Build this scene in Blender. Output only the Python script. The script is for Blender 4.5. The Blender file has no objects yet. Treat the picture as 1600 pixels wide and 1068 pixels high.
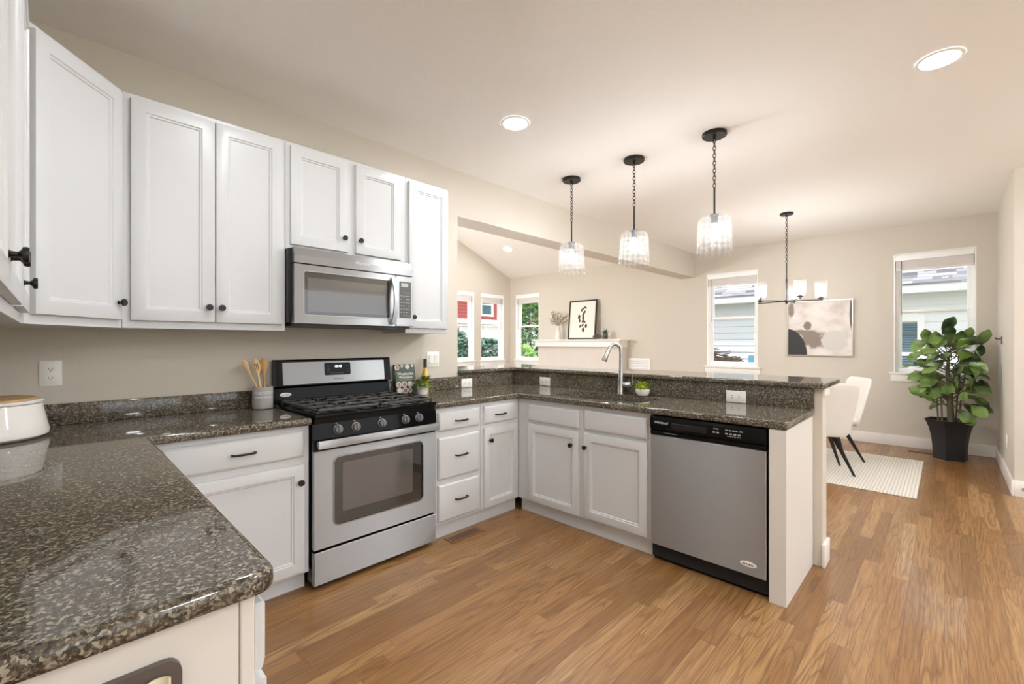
import bpy, bmesh, math, random
from mathutils import Vector, Matrix
from mathutils.geometry import tessellate_polygon
R = math.radians
rnd = random.Random(7)
S = bpy.context.scene
COL = S.collection

# ------------------------------------------------------------------ camera
cam_d = bpy.data.cameras.new('camera')
cam = bpy.data.objects.new('camera', cam_d)
COL.objects.link(cam)
cam.location = (0.42, -3.017, 1.303)
cam.rotation_euler = (R(90), 0, R(44.3 - 90))
cam_d.sensor_width = 36.0
cam_d.lens = 695.7 / 1600 * 36.0
cam_d.shift_y = 1.5 / 1600
cam_d.clip_start = 0.02
S.camera = cam

# ------------------------------------------------------------------ world, sun, exposure
W = bpy.data.worlds.new('daylight')
S.world = W
W.use_nodes = True
wn = W.node_tree.nodes
wn['Background'].inputs[0].default_value = (0.90, 0.95, 1.0, 1)
wn['Background'].inputs[1].default_value = 1.1
sun_d = bpy.data.lights.new('sun', 'SUN')
sun_d.energy = 1.6
sun_d.angle = R(8)
sun_d.color = (1.0, 0.96, 0.9)
sun = bpy.data.objects.new('sun', sun_d)
COL.objects.link(sun)
sun.rotation_euler = Vector((0.40, 0.42, -0.80)).to_track_quat('-Z', 'Y').to_euler()
CAN_POWER = 95.0        # emission of recessed lamp lenses
PENDANT_POWER = 120.0    # emission of pendant bulbs
CHANDELIER_POWER = 62.0
S.view_settings.view_transform = 'Standard'
S.view_settings.look = 'None'
S.view_settings.exposure = 1.08
S.view_settings.gamma = 1.0
S.view_settings.use_curve_mapping = False
S.cycles.max_bounces = 12
S.cycles.diffuse_bounces = 6
S.cycles.transparent_max_bounces = 24
S.cycles.sample_clamp_indirect = 8.0
S.cycles.use_denoising = True


# ------------------------------------------------------------------ materials
def lin(r, g, b):
    f = lambda c: (c / 255 / 12.92) if c <= 10 else ((c / 255 + 0.055) / 1.055) ** 2.4
    return (f(r), f(g), f(b), 1)


def mat(name, col, rough=0.5, metal=0.0, spec=0.5, emit=None, es=0.0, coat=0.0, sss=0.0):
    m = bpy.data.materials.new(name)
    m.use_nodes = True
    b = m.node_tree.nodes['Principled BSDF']
    if len(col) == 3:
        col = (*col, 1)
    b.inputs['Base Color'].default_value = col
    b.inputs['Roughness'].default_value = rough
    b.inputs['Metallic'].default_value = metal
    b.inputs['Specular IOR Level'].default_value = spec
    b.inputs['Coat Weight'].default_value = coat
    if emit:
        b.inputs['Emission Color'].default_value = (*emit, 1)
        b.inputs['Emission Strength'].default_value = es
    return m


class NT:
    """tiny node helper"""
    def __init__(s, m):
        s.t = m.node_tree
        s.n = s.t.nodes
        s.b = s.n.get('Principled BSDF')

    def link(s, a, b):
        s.t.links.new(a, b)

    def new(s, k, **kw):
        n = s.n.new(k)
        for a, v in kw.items():
            setattr(n, a, v)
        return n

    def math(s, op, a, b=None, c=None):
        n = s.new('ShaderNodeMath', operation=op)
        for i, x in enumerate((a, b, c)):
            if x is None:
                continue
            if isinstance(x, (int, float)):
                n.inputs[i].default_value = x
            else:
                s.link(x, n.inputs[i])
        return n.outputs[0]

    def comb(s, x, y, z):
        n = s.new('ShaderNodeCombineXYZ')
        for i, v in enumerate((x, y, z)):
            if isinstance(v, (int, float)):
                n.inputs[i].default_value = v
            else:
                s.link(v, n.inputs[i])
        return n.outputs[0]

    def pos(s):
        g = s.new('ShaderNodeNewGeometry')
        p = s.new('ShaderNodeSeparateXYZ')
        s.link(g.outputs['Position'], p.inputs[0])
        return g.outputs['Position'], p.outputs[0], p.outputs[1], p.outputs[2]

    def obj(s):
        g = s.new('ShaderNodeTexCoord')
        p = s.new('ShaderNodeSeparateXYZ')
        s.link(g.outputs['Object'], p.inputs[0])
        return g.outputs['Object'], p.outputs[0], p.outputs[1], p.outputs[2]

    def noise(s, vec, scale, detail=3, rough=0.5, dist=0.0):
        n = s.new('ShaderNodeTexNoise')
        s.link(vec, n.inputs['Vector'])
        n.inputs['Scale'].default_value = scale
        n.inputs['Detail'].default_value = detail
        n.inputs['Roughness'].default_value = rough
        n.inputs['Distortion'].default_value = dist
        return n.outputs['Fac']

    def white(s, vec):
        n = s.new('ShaderNodeTexWhiteNoise', noise_dimensions='3D')
        s.link(vec, n.inputs['Vector'])
        return n.outputs['Value']

    def ramp(s, fac, stops, interp='LINEAR'):
        n = s.new('ShaderNodeValToRGB')
        n.color_ramp.interpolation = interp
        e = n.color_ramp.elements
        while len(e) < len(stops):
            e.new(0.5)
        for el, (p, c) in zip(e, stops):
            el.position = p
            el.color = c if len(c) == 4 else (*c, 1)
        s.link(fac, n.inputs[0])
        return n.outputs[0]

    def mix(s, fac, a, b, mode='MIX'):
        n = s.new('ShaderNodeMix', data_type='RGBA', blend_type=mode)
        for sock, x in ((n.inputs[0], fac), (n.inputs[6], a), (n.inputs[7], b)):
            if isinstance(x, (int, float)):
                sock.default_value = x
            elif isinstance(x, tuple):
                sock.default_value = x if len(x) == 4 else (*x, 1)
            else:
                s.link(x, sock)
        return n.outputs[2]

    def bump(s, h, strength=0.3, dist=0.01):
        n = s.new('ShaderNodeBump')
        n.inputs['Strength'].default_value = strength
        n.inputs['Distance'].default_value = dist
        s.link(h, n.inputs['Height'])
        s.link(n.outputs[0], s.b.inputs['Normal'])
        return n

    def color(s, c):
        s.link(c, s.b.inputs['Base Color'])


def paint(name, col, rough, scale, strength, dist=0.004):
    m = mat(name, col, rough)
    t = NT(m)
    p, x, y, z = t.pos()
    h = t.noise(p, scale, 4, 0.6)
    t.bump(h, strength, dist)
    return m


M = {}
M['wall'] = paint('beige_wall_paint', lin(208, 200, 187), 0.7, 90, 0.25)
M['ceiling'] = paint('ceiling_paint', lin(238, 234, 228), 0.85, 45, 0.22, 0.005)
M['ceil_white'] = paint('white_ceiling_paint', lin(236, 232, 226), 0.85, 45, 0.4, 0.005)
M['trim'] = mat('white_trim_paint', lin(238, 234, 228), 0.4)
M['cab'] = mat('white_cabinet_paint', lin(209, 210, 211), 0.33)
M['cab_side'] = mat('cream_cabinet_panel', lin(222, 218, 211), 0.4)
M['vinyl'] = mat('white_window_vinyl', lin(248, 248, 246), 0.35)
M['black'] = mat('black_enamel', (0.006, 0.006, 0.006), 0.08, spec=0.16)
M['blackmat'] = mat('matte_black_metal', (0.012, 0.011, 0.010), 0.38, 0.3)
M['blackglass'] = mat('smoked_oven_glass', (0.035, 0.032, 0.030), 0.03, spec=0.9, coat=0.6)
M['darkglass'] = mat('smoked_inner_glass', (0.11, 0.10, 0.092), 0.05, spec=0.9, coat=0.5)
M['grate'] = mat('cast_iron_grate', (0.050, 0.046, 0.044), 0.42)
M['greyknob'] = mat('grey_knob_plastic', (0.16, 0.16, 0.16), 0.35, 0.3)
M['chrome'] = mat('brushed_nickel', (0.52, 0.515, 0.50), 0.24, 1.0)
M['plate'] = mat('white_plastic', lin(240, 238, 232), 0.3)
M['slot'] = mat('dark_slot', (0.03, 0.03, 0.03), 0.6)
M['ceramic'] = mat('white_glazed_ceramic', lin(238, 234, 228), 0.07, coat=0.5)
M['wood_lid'] = mat('pale_bamboo_wood', lin(186, 150, 100), 0.45)
M['spoon'] = mat('beech_spoon_wood', lin(224, 190, 140), 0.5)
M['spoon_dark'] = mat('bamboo_spoon_wood', lin(206, 158, 84), 0.45)
M['jar'] = paint('grey_stoneware', lin(158, 156, 152), 0.55, 120, 0.15)
M['print_white'] = mat('white_print', lin(225, 224, 220), 0.6)
M['print_dark'] = mat('dark_print', lin(58, 54, 52), 0.6)
M['fabric'] = paint('cream_upholstery', lin(226, 221, 213), 0.85, 500, 0.2, 0.002)
M['soil'] = paint('dark_moss_soil', lin(70, 66, 48), 0.9, 60, 0.8, 0.02)
M['planter'] = mat('matte_black_planter', (0.0105, 0.0110, 0.013), 0.5)
M['bark'] = paint('brown_bark', lin(96, 88, 70), 0.8, 60, 0.6, 0.01)
M['stem'] = mat('brown_stem', lin(100, 88, 66), 0.7)
M['slatgrey'] = mat('stacked_blind_slats', lin(236, 230, 226), 0.5)
M['darkgrey_plate'] = mat('dark_taupe_plastic', lin(92, 82, 76), 0.4)
M['cream'] = mat('cream_plastic', lin(222, 214, 188), 0.4)
M['bottle'] = mat('golden_oil', lin(214, 182, 30), 0.08, coat=0.5)
M['bottlecap'] = mat('dark_bottle_cap', (0.02, 0.012, 0.01), 0.3)
M['paper'] = mat('ivory_paper', lin(232, 226, 214), 0.7)
M['bookgreen'] = mat('dark_green_cover', lin(70, 84, 70), 0.45)
M['bookpink'] = mat('pink_food_print', lin(190, 120, 108), 0.5)
M['frameblack'] = mat('black_frame', (0.012, 0.010, 0.009), 0.4)
M['framesilver'] = mat('silver_frame', lin(198, 190, 178), 0.3, 0.5)
M['vase'] = mat('white_vase_glaze', lin(226, 220, 212), 0.25)
M['dried'] = mat('dried_grey_flowers', lin(150, 140, 122), 0.8)
M['darkgreenglass'] = mat('dark_green_glass', lin(46, 56, 40), 0.1, coat=0.4)
M['candleholder'] = mat('brown_knit_ball', lin(120, 108, 92), 0.7)
M['surround'] = paint('pale_grey_tile', lin(215, 206, 196), 0.5, 8, 0.05)
M['sinksteel'] = mat('sink_steel', (0.62, 0.61, 0.59), 0.24, 1.0)
M['shadowgap'] = mat('dark_gap', (0.01, 0.01, 0.01), 0.8)


def steel():
    m = mat('brushed_stainless', (0.455, 0.465, 0.475), 0.40, 1.0)
    t = NT(m)
    p, x, y, z = t.pos()
    v = t.comb(t.math('MULTIPLY', x, 3.0), t.math('MULTIPLY', y, 3.0), t.math('MULTIPLY', z, 900.0))
    n = t.noise(v, 1.0, 2, 0.5)
    r = t.math('ADD', t.math('MULTIPLY', n, 0.06), 0.37)
    t.link(r, t.b.inputs['Roughness'])
    t.b.inputs['Anisotropic'].default_value = 0.95
    t.link(t.comb(0.0, 0.0, 1.0), t.b.inputs['Tangent'])   # horizontal brush lines smear reflections upright
    return m


M['steel'] = steel()


def granite():
    m = mat('speckled_granite', (0.1, 0.09, 0.08), 0.045, spec=0.6)
    t = NT(m)
    p, x, y, z = t.pos()
    w = t.new('ShaderNodeTexNoise')
    t.link(p, w.inputs['Vector'])
    w.inputs['Scale'].default_value = 60
    w.inputs['Detail'].default_value = 2
    wa = t.new('ShaderNodeVectorMath', operation='MULTIPLY_ADD')
    t.link(w.outputs['Color'], wa.inputs[0])
    wa.inputs[1].default_value = (0.014, 0.014, 0.014)
    t.link(p, wa.inputs[2])
    n1 = t.noise(wa.outputs[0], 140, 6, 0.78)
    c = t.ramp(n1, [(0.38, (0.008, 0.007, 0.006)), (0.46, (0.040, 0.032, 0.024)), (0.53, (0.120, 0.098, 0.068)), (0.60, (0.225, 0.190, 0.138)), (0.70, (0.42, 0.37, 0.30))])
    vo = t.new('ShaderNodeTexVoronoi')
    t.link(wa.outputs[0], vo.inputs['Vector'])
    vo.inputs['Scale'].default_value = 190
    sx = t.new('ShaderNodeSeparateColor')
    t.link(vo.outputs['Color'], sx.inputs[0])
    c = t.mix(t.ramp(sx.outputs[0], [(0.72, (0, 0, 0)), (0.88, (0.7, 0.7, 0.7))]), c, (0.42, 0.375, 0.30))
    c = t.mix(t.ramp(sx.outputs[1], [(0.70, (0, 0, 0)), (0.85, (0.85, 0.85, 0.85))]), c, (0.016, 0.013, 0.011))
    n3 = t.noise(p, 16, 3, 0.6)
    c = t.mix(t.ramp(n3, [(0.35, (0.0, 0.0, 0.0)), (0.7, (0.30, 0.30, 0.30))]), c, (0.15, 0.120, 0.082))
    t.color(c)
    return m


M['granite'] = granite()


def oak():
    m = mat('oak_strip_floor', (0.4, 0.25, 0.12), 0.28, spec=0.45, coat=0.15)
    t = NT(m)
    p, x, y, z = t.pos()
    wd, L = 0.070, 1.05
    yy = t.math('DIVIDE', y, wd)
    row = t.math('FLOOR', yy)
    fy = t.math('FRACT', yy)
    off = t.white(t.comb(row, 3.7, 1.1))
    xx = t.math('DIVIDE', t.math('ADD', x, t.math('MULTIPLY', off, 4.0)), L)
    pl = t.math('FLOOR', xx)
    fx = t.math('FRACT', xx)
    idv = t.comb(row, pl, 0.5)
    r1 = t.white(idv)
    r2 = t.white(t.comb(pl, row, 9.2))
    col = t.ramp(r1, [(0.0, lin(130, 91, 52)), (0.3, lin(149, 107, 63)), (0.7, lin(162, 120, 75)), (1.0, lin(178, 139, 93))])
    # fine pores
    g = t.comb(t.math('ADD', t.math('MULTIPLY', x, 5.0), t.math('MULTIPLY', r1, 50.0)), t.math('MULTIPLY', y, 150.0), t.math('MULTIPLY', r2, 30.0))
    gn = t.noise(g, 1.0, 4, 0.6)
    # cathedral figure: contour lines of a stretched noise
    h = t.comb(t.math('ADD', t.math('MULTIPLY', x, 0.9), t.math('MULTIPLY', r2, 90.0)), t.math('MULTIPLY', y, 10.0), t.math('MULTIPLY', r1, 40.0))
    hn = t.noise(h, 1.0, 1.5, 0.45, 0.25)
    ring = t.math('FRACT', t.math('MULTIPLY', hn, 12.0))
    ringd = t.ramp(ring, [(0.0, (1, 1, 1)), (0.14, (0.3, 0.3, 0.3)), (0.5, (0, 0, 0)), (0.8, (0.05, 0.05, 0.05)), (1.0, (0.9, 0.9, 0.9))])
    str_ = t.math('MULTIPLY', ringd, t.math('ADD', t.math('MULTIPLY', r2, 0.5), 0.32))
    col = t.mix(str_, col, lin(86, 54, 28))
    col = t.mix(t.math('MULTIPLY', t.ramp(gn, [(0.42, (0, 0, 0)), (0.66, (1, 1, 1))]), 0.60), col, lin(94, 60, 34))
    big = t.noise(p, 0.9, 2, 0.5)
    col = t.mix(t.math('MULTIPLY', big, 0.25), col, lin(176, 134, 86))
    gapy = t.math('LESS_THAN', t.math('MINIMUM', fy, t.math('SUBTRACT', 1.0, fy)), 0.010)
    gapx = t.math('LESS_THAN', fx, 0.0014)
    gap = t.math('MAXIMUM', gapy, gapx)
    col = t.mix(t.math('MULTIPLY', gap, 0.65), col, lin(70, 42, 22))
    t.color(col)
    rr = t.math('ADD', t.math('MULTIPLY', gn, 0.16), 0.24)
    t.link(rr, t.b.inputs['Roughness'])
    hh = t.math('SUBTRACT', t.math('MULTIPLY', gn, -0.25), gap)
    t.bump(hh, 0.18, 0.002)
    return m


M['oak'] = oak()


def rugmat():
    m = mat('woven_ivory_rug', lin(222, 214, 202), 0.95)
    t = NT(m)
    p, x, y, z = t.pos()
    a = t.math('ADD', t.math('MULTIPLY', x, 75.0), t.math('MULTIPLY', y, 130.0))
    b = t.math('SUBTRACT', t.math('MULTIPLY', x, 75.0), t.math('MULTIPLY', y, 130.0))
    k = t.math('MULTIPLY', t.math('SINE', a), t.math('SINE', b))
    f = t.ramp(t.math('ADD', t.math('MULTIPLY', k, 0.5), 0.5), [(0.15, lin(184, 176, 164)), (0.6, lin(230, 225, 216))])
    t.color(f)
    t.bump(k, 0.5, 0.004)
    return m


M['rug'] = rugmat()


def leafmat(name, c1, c2, rough=0.4, sc=9):
    m = mat(name, c1, rough)
    t = NT(m)
    p, x, y, z = t.pos()
    n = t.noise(p, sc, 2, 0.5)
    t.color(t.ramp(n, [(0.35, c1), (0.62, c2)]))
    return m


M['figleaf'] = leafmat('fig_leaf_green', lin(34, 56, 34), lin(122, 152, 74), 0.32, 6)
M['herbleaf'] = leafmat('herb_leaf_green', lin(52, 84, 22), lin(140, 160, 52), 0.5, 40)
M['limeleaf'] = leafmat('lime_leaf_green', lin(110, 132, 20), lin(176, 188, 44), 0.6, 60)
M['evergreen'] = leafmat('evergreen_needles', lin(34, 62, 46), lin(120, 158, 138), 0.7, 8)
M['treegreen'] = leafmat('garden_tree_leaves', lin(40, 84, 30), lin(120, 170, 80), 0.7, 6)
M['yellowgreen'] = leafmat('pale_hedge_leaves', lin(110, 160, 60), lin(170, 205, 110), 0.7, 6)
M['grass'] = paint('lawn_grass', lin(150, 150, 132), 0.9, 30, 0.6, 0.03)
M['siding'] = mat('pale_blue_siding', lin(228, 231, 233), 0.6)
M['beigesiding'] = mat('beige_siding', lin(206, 196, 180), 0.6)
M['redsiding'] = mat('red_siding', lin(158, 74, 70), 0.6)
M['white_ext'] = mat('white_exterior_paint', lin(240, 240, 238), 0.5)
M['fence'] = mat('pale_fence_boards', lin(222, 222, 216), 0.7)
M['blueglass'] = mat('dark_teal_glass', lin(62, 96, 104), 0.15)
M['blinddark'] = mat('slate_blue_blind', lin(86, 112, 124), 0.5)
M['bluebox'] = mat('blue_bin', lin(86, 150, 186), 0.5)
M['twig'] = mat('brush_twigs', lin(92, 78, 66), 0.8)


def shingles():
    m = mat('grey_shingles', (0.3, 0.3, 0.3), 0.8)
    t = NT(m)
    p, x, y, z = t.pos()
    zz = t.math('DIVIDE', z, 0.075)
    row = t.math('FLOOR', zz)
    yy = t.math('ADD', t.math('DIVIDE', y, 0.30), t.math('MULTIPLY', t.white(t.comb(row, 1.0, 2.0)), 5.0))
    r = t.white(t.comb(t.math('FLOOR', yy), row, 4.0))
    c = t.ramp(r, [(0.0, lin(84, 84, 90)), (0.5, lin(130, 130, 136)), (1.0, lin(178, 176, 178))])
    g = t.math('LESS_THAN', t.math('FRACT', zz), 0.16)
    c = t.mix(t.math('MULTIPLY', g, 0.6), c, lin(92, 90, 94))
    t.color(c)
    return m


M['shingle'] = shingles()


def glassmat(name, tint, refl=0.06, rough=0.0, white=0.0, bump=None, fk=0.9):
    """clear glass that lets light straight through and mirrors by angle"""
    m = bpy.data.materials.new(name)
    m.use_nodes = True
    t = NT(m)
    out = t.n['Material Output']
    t.n.remove(t.b)
    tr = t.new('ShaderNodeBsdfTransparent')
    tr.inputs[0].default_value = (*tint, 1)
    gl = t.new('ShaderNodeBsdfGlossy')
    gl.inputs['Roughness'].default_value = rough
    fr = t.new('ShaderNodeFresnel')
    fr.inputs[0].default_value = 1.45
    mx = t.new('ShaderNodeMixShader')
    gm = t.new('ShaderNodeNewGeometry')
    front = t.math('SUBTRACT', 1.0, gm.outputs['Backfacing'])      # only the outer face mirrors
    fac = t.math('ADD', t.math('MULTIPLY', t.math('MULTIPLY', fr.outputs[0], fk), front), refl)
    t.link(fac, mx.inputs[0])
    t.link(tr.outputs[0], mx.inputs[1])
    t.link(gl.outputs[0], mx.inputs[2])
    last = mx.outputs[0]
    if bump:
        h = bump(t)
        bn = t.new('ShaderNodeBump')
        bn.inputs['Strength'].default_value = 0.5
        bn.inputs['Distance'].default_value = 0.01
        t.link(h, bn.inputs['Height'])
        t.link(bn.outputs[0], gl.inputs['Normal'])
        t.link(bn.outputs[0], fr.inputs['Normal'])
        # thick and thin places of the cut pattern pass different amounts of light
        t.link(t.ramp(h, [(0.30, (0.93, 0.93, 0.93)), (0.65, (1.0, 1.0, 1.0))]), tr.inputs[0])
    if white:
        tl = t.new('ShaderNodeBsdfTranslucent')
        df = t.new('ShaderNodeBsdfDiffuse')
        ad = t.new('ShaderNodeMixShader')
        ad.inputs[0].default_value = 0.5
        t.link(tl.outputs[0], ad.inputs[1])
        t.link(df.outputs[0], ad.inputs[2])
        tl.inputs[0].default_value = (0.95, 0.95, 0.95, 1)
        df.inputs[0].default_value = (0.95, 0.95, 0.95, 1)
        m2 = t.new('ShaderNodeMixShader')
        m2.inputs[0].default_value = white
        t.link(last, m2.inputs[1])
        t.link(ad.outputs[0], m2.inputs[2])
        last = m2.outputs[0]
    t.link(last, out.inputs[0])
    return m


def cutbump(t):
    p, x, y, z = t.obj()
    ang = t.math('ARCTAN2', y, x)
    a = t.math('MULTIPLY', t.math('SINE', t.math('MULTIPLY', ang, 17.0)), 0.5)
    b = t.math('MULTIPLY', t.math('SINE', t.math('MULTIPLY', z, 150.0)), 0.35)
    n = t.noise(p, 32, 2, 0.5)
    return t.math('ADD', t.math('MULTIPLY', t.math('ADD', a, b), 0.45), n)


M['pane'] = glassmat('window_glass', (0.985, 0.985, 0.985), 0.0)
M['cutglass'] = glassmat('cut_glass', (0.97, 0.97, 0.97), 0.0, 0.03, 0.010, cutbump, 0.14)
M['shadeglass'] = glassmat('seeded_shade_glass', (0.98, 0.98, 0.98), 0.0, 0.03, 0.010, None, 0.35)
M['clearglass'] = glassmat('clear_jar_glass', (0.93, 0.94, 0.93), 0.03)
M['can'] = mat('lamp_lens', (1, 1, 1), 0.4, emit=(0.93, 0.965, 1.0), es=CAN_POWER)
M['bulb'] = mat('pendant_bulb', (1, 1, 1), 0.4, emit=(0.93, 0.965, 1.0), es=PENDANT_POWER)
M['cbulb'] = mat('chandelier_bulb', (1, 1, 1), 0.4, emit=(0.93, 0.965, 1.0), es=CHANDELIER_POWER)
M['display'] = mat('lit_display', (0.02, 0.02, 0.02), 0.3, emit=(0.75, 0.88, 1.0), es=1.6)
M['lcd'] = mat('grey_lcd', lin(176, 178, 170), 0.3)
M['keypad'] = mat('keypad_grey', lin(84, 82, 82), 0.35)


def abstract_art():
    m = mat('abstract_painting', lin(220, 212, 204), 0.6)
    t = NT(m)
    p, x, y, z = t.pos()
    u = t.math('DIVIDE', t.math('SUBTRACT', -1.37, y), 0.745)   # 0..1 across
    v = t.math('DIVIDE', t.math('SUBTRACT', z, 1.13), 0.755)
    wv = t.comb(t.math('MULTIPLY', u, 3.0), t.math('MULTIPLY', v, 4.0), 0.0)
    n = t.noise(wv, 1.0, 4, 0.55)
    n2 = t.noise(wv, 2.3, 4, 0.6)
    c = t.ramp(n, [(0.3, lin(200, 188, 178)), (0.5, lin(222, 214, 206)), (0.7, lin(232, 226, 222))])

    def soft(e, w):
        return t.ramp(e, [(0.5 - w, (1, 1, 1)), (0.5 + w, (0, 0, 0))])

    def ell(cu, cv, a, b, warp=0.0):
        du = t.math('DIVIDE', t.math('SUBTRACT', u, cu), a)
        dv = t.math('DIVIDE', t.math('SUBTRACT', v, cv), b)
        d = t.math('ADD', t.math('MULTIPLY', du, du), t.math('MULTIPLY', dv, dv))
        d = t.math('MULTIPLY', d, 0.5)
        if warp:
            d = t.math('ADD', d, t.math('MULTIPLY', t.math('SUBTRACT', n2, 0.5), warp))
        return d
    c = t.mix(soft(ell(0.40, 0.30, 0.24, 0.17, 1.6), 0.2), c, lin(138, 126, 116))
    c = t.mix(soft(ell(0.20, 0.43, 0.14, 0.05, 1.2), 0.2), c, lin(138, 126, 116))
    c = t.mix(soft(ell(0.32, 0.55, 0.065, 0.08, 0.8), 0.15), c, lin(128, 118, 110))
    c = t.mix(soft(ell(0.74, 0.27, 0.20, 0.19, 0.5), 0.08), c, lin(206, 200, 194))
    c = t.mix(soft(ell(0.05, 0.86, 0.05, 0.14, 1.0), 0.2), c, lin(140, 130, 120))
    c = t.mix(soft(ell(0.985, 0.75, 0.022, 0.26, 0.4), 0.15), c, lin(96, 88, 80))
    c = t.mix(soft(ell(-0.02, -0.02, 0.335, 0.52, 0.0), 0.02), c, lin(50, 48, 48))
    t.color(c)
    return m


M['art'] = abstract_art()


# ------------------------------------------------------------------ mesh builder
class Fr:
    """local frame: (u, v, w) -> world"""
    def __init__(s, o, u, v, w):
        s.o, s.u, s.v, s.w = Vector(o), Vector(u), Vector(v), Vector(w)

    def __call__(s, p):
        return s.o + s.u * p[0] + s.v * p[1] + s.w * p[2]


_boxcache = {}
ROOT = {}


class MB:
    def __init__(s, xf=None):
        s.v, s.f, s.mi, s.xf, s.m = [], [], [], xf, 0

    def add(s, verts, faces):
        k = len(s.v)
        for p in verts:
            s.v.append(Vector(s.xf(p)) if s.xf else Vector(p))
        for f in faces:
            s.f.append([i + k for i in f])
            s.mi.append(s.m)
        return s

    def box(s, x0, x1, y0, y1, z0, z1, b=0.0, seg=2):
        x0, x1 = min(x0, x1), max(x0, x1)
        y0, y1 = min(y0, y1), max(y0, y1)
        z0, z1 = min(z0, z1), max(z0, z1)
        b = min(b, 0.49 * (x1 - x0), 0.49 * (y1 - y0), 0.49 * (z1 - z0))
        if b <= 0:
            s.add([(x0, y0, z0), (x1, y0, z0), (x1, y1, z0), (x0, y1, z0), (x0, y0, z1), (x1, y0, z1), (x1, y1, z1), (x0, y1, z1)],
                  [(0, 3, 2, 1), (4, 5, 6, 7), (0, 1, 5, 4), (1, 2, 6, 5), (2, 3, 7, 6), (3, 0, 4, 7)])
            return s
        bm = bmesh.new()
        bmesh.ops.create_cube(bm, size=1)
        for v in bm.verts:
            v.co = Vector((x0 + (v.co.x + .5) * (x1 - x0), y0 + (v.co.y + .5) * (y1 - y0), z0 + (v.co.z + .5) * (z1 - z0)))
        bmesh.ops.bevel(bm, geom=bm.edges[:], offset=b, segments=seg, profile=0.5, affect='EDGES')
        bm.verts.index_update()
        s.add([v.co.copy() for v in bm.verts], [[v.index for v in f.verts] for f in bm.faces])
        bm.free()
        return s

    def loft(s, loops, cap0=True, cap1=True, closed=True):
        n = len(loops[0])
        vs = [p for l in loops for p in l]
        fs = []
        for i in range(len(loops) - 1):
            for j in range(n if closed else n - 1):
                a, b = i * n + j, i * n + (j + 1) % n
                fs.append((a, b, b + n, a + n))
        if cap0:
            fs.append(list(range(n))[::-1])
        if cap1:
            fs.append([(len(loops) - 1) * n + j for j in range(n)])
        return s.add(vs, fs)

    def lathe(s, prof, c=(0, 0, 0), n=24, ax='z', cap0=True, cap1=True, mod=None):
        loops = []
        for r, h in prof:
            l = []
            for k in range(n):
                a = 2 * math.pi * k / n
                rr = r * (mod(a, h) if mod else 1)
                x, y = rr * math.cos(a), rr * math.sin(a)
                p = {'z': (x, y, h), 'x': (h, x, y), 'y': (x, h, y)}[ax]
                l.append((p[0] + c[0], p[1] + c[1], p[2] + c[2]))
            loops.append(l)
        return s.loft(loops, cap0, cap1)

    def tube(s, pts, r, n=10, caps=True):
        pts = [Vector(p) for p in pts]
        rs = r if isinstance(r, (list, tuple)) else [r] * len(pts)
        loops = []
        up = None
        for i, p in enumerate(pts):
            d = (pts[min(i + 1, len(pts) - 1)] - pts[max(i - 1, 0)]).normalized()
            if up is None:
                up = d.orthogonal().normalized()
            up = (up - d * up.dot(d))
            up = up.normalized() if up.length > 1e-6 else d.orthogonal().normalized()
            sd = d.cross(up)
            loops.append([p + (up * math.cos(2 * math.pi * k / n) + sd * math.sin(2 * math.pi * k / n)) * rs[i] for k in range(n)])
        return s.loft(loops, caps, caps)

    def ring(s, c, R_, r, u, v, n=16, m=6):
        c, u, v = Vector(c), Vector(u), Vector(v)
        w = u.cross(v)
        loops = []
        for i in range(n + 1):
            a = 2 * math.pi * i / n
            d = u * math.cos(a) + v * math.sin(a)
            loops.append([c + d * (R_ + r * math.cos(2 * math.pi * k / m)) + w * (r * math.sin(2 * math.pi * k / m)) for k in range(m)])
        return s.loft(loops, False, False)

    def sphere(s, c, r, n=14, m=8, sq=(1, 1, 1)):
        loops = []
        for i in range(1, m):
            a = math.pi * i / m - math.pi / 2
            loops.append([(c[0] + r * sq[0] * math.cos(a) * math.cos(2 * math.pi * k / n), c[1] + r * sq[1] * math.cos(a) * math.sin(2 * math.pi * k / n), c[2] + r * sq[2] * math.sin(a)) for k in range(n)])
        return s.loft(loops)

    def prism(s, poly, h0, h1, ax='z'):
        g = {'z': lambda a, b, h: (a, b, h), 'y': lambda a, b, h: (a, h, b), 'x': lambda a, b, h: (h, a, b)}[ax]
        return s.loft([[g(a, b, h0) for a, b in poly], [g(a, b, h1) for a, b in poly]])

    # --- cabinet fronts in a (u, v, w) frame
    def rects(s, u0, u1, v0, v1, steps):
        loops = []
        for i, w in steps:
            loops.append([(u0 + i, v0 + i, w), (u1 - i, v0 + i, w), (u1 - i, v1 - i, w), (u0 + i, v1 - i, w)])
        return s.loft(loops)

    def door(s, u0, u1, v0, v1, th=0.020, st=0.055):
        return s.rects(u0, u1, v0, v1, [(0, 0), (0, th - .004), (.0015, th - .001), (.004, th), (st, th), (st + .003, th - .005), (st + .010, th - .006), (st + .014, th - .011)])

    def slab(s, u0, u1, v0, v1, th=0.020):
        return s.rects(u0, u1, v0, v1, [(0, 0), (0, th - .009), (.003, th - .006), (.010, th - .001), (.014, th)])

    def build(s, name, m, parent=None, smooth=True, loc=None, ang=35):
        me = bpy.data.meshes.new(name)
        if parent is None and loc is None:
            xs = [p.x for p in s.v]; ys = [p.y for p in s.v]; zs = [p.z for p in s.v]
            loc = Vector(((min(xs) + max(xs)) / 2, (min(ys) + max(ys)) / 2, min(zs)))
        L = ROOT[parent.name] if parent is not None else Vector(loc)
        me.from_pydata([p - L for p in s.v], [], s.f)
        ms = m if isinstance(m, (list, tuple)) else [m]
        for q in ms:
            me.materials.append(M[q] if isinstance(q, str) else q)
        me.polygons.foreach_set('material_index', s.mi)
        bm = bmesh.new()
        bm.from_mesh(me)
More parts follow.
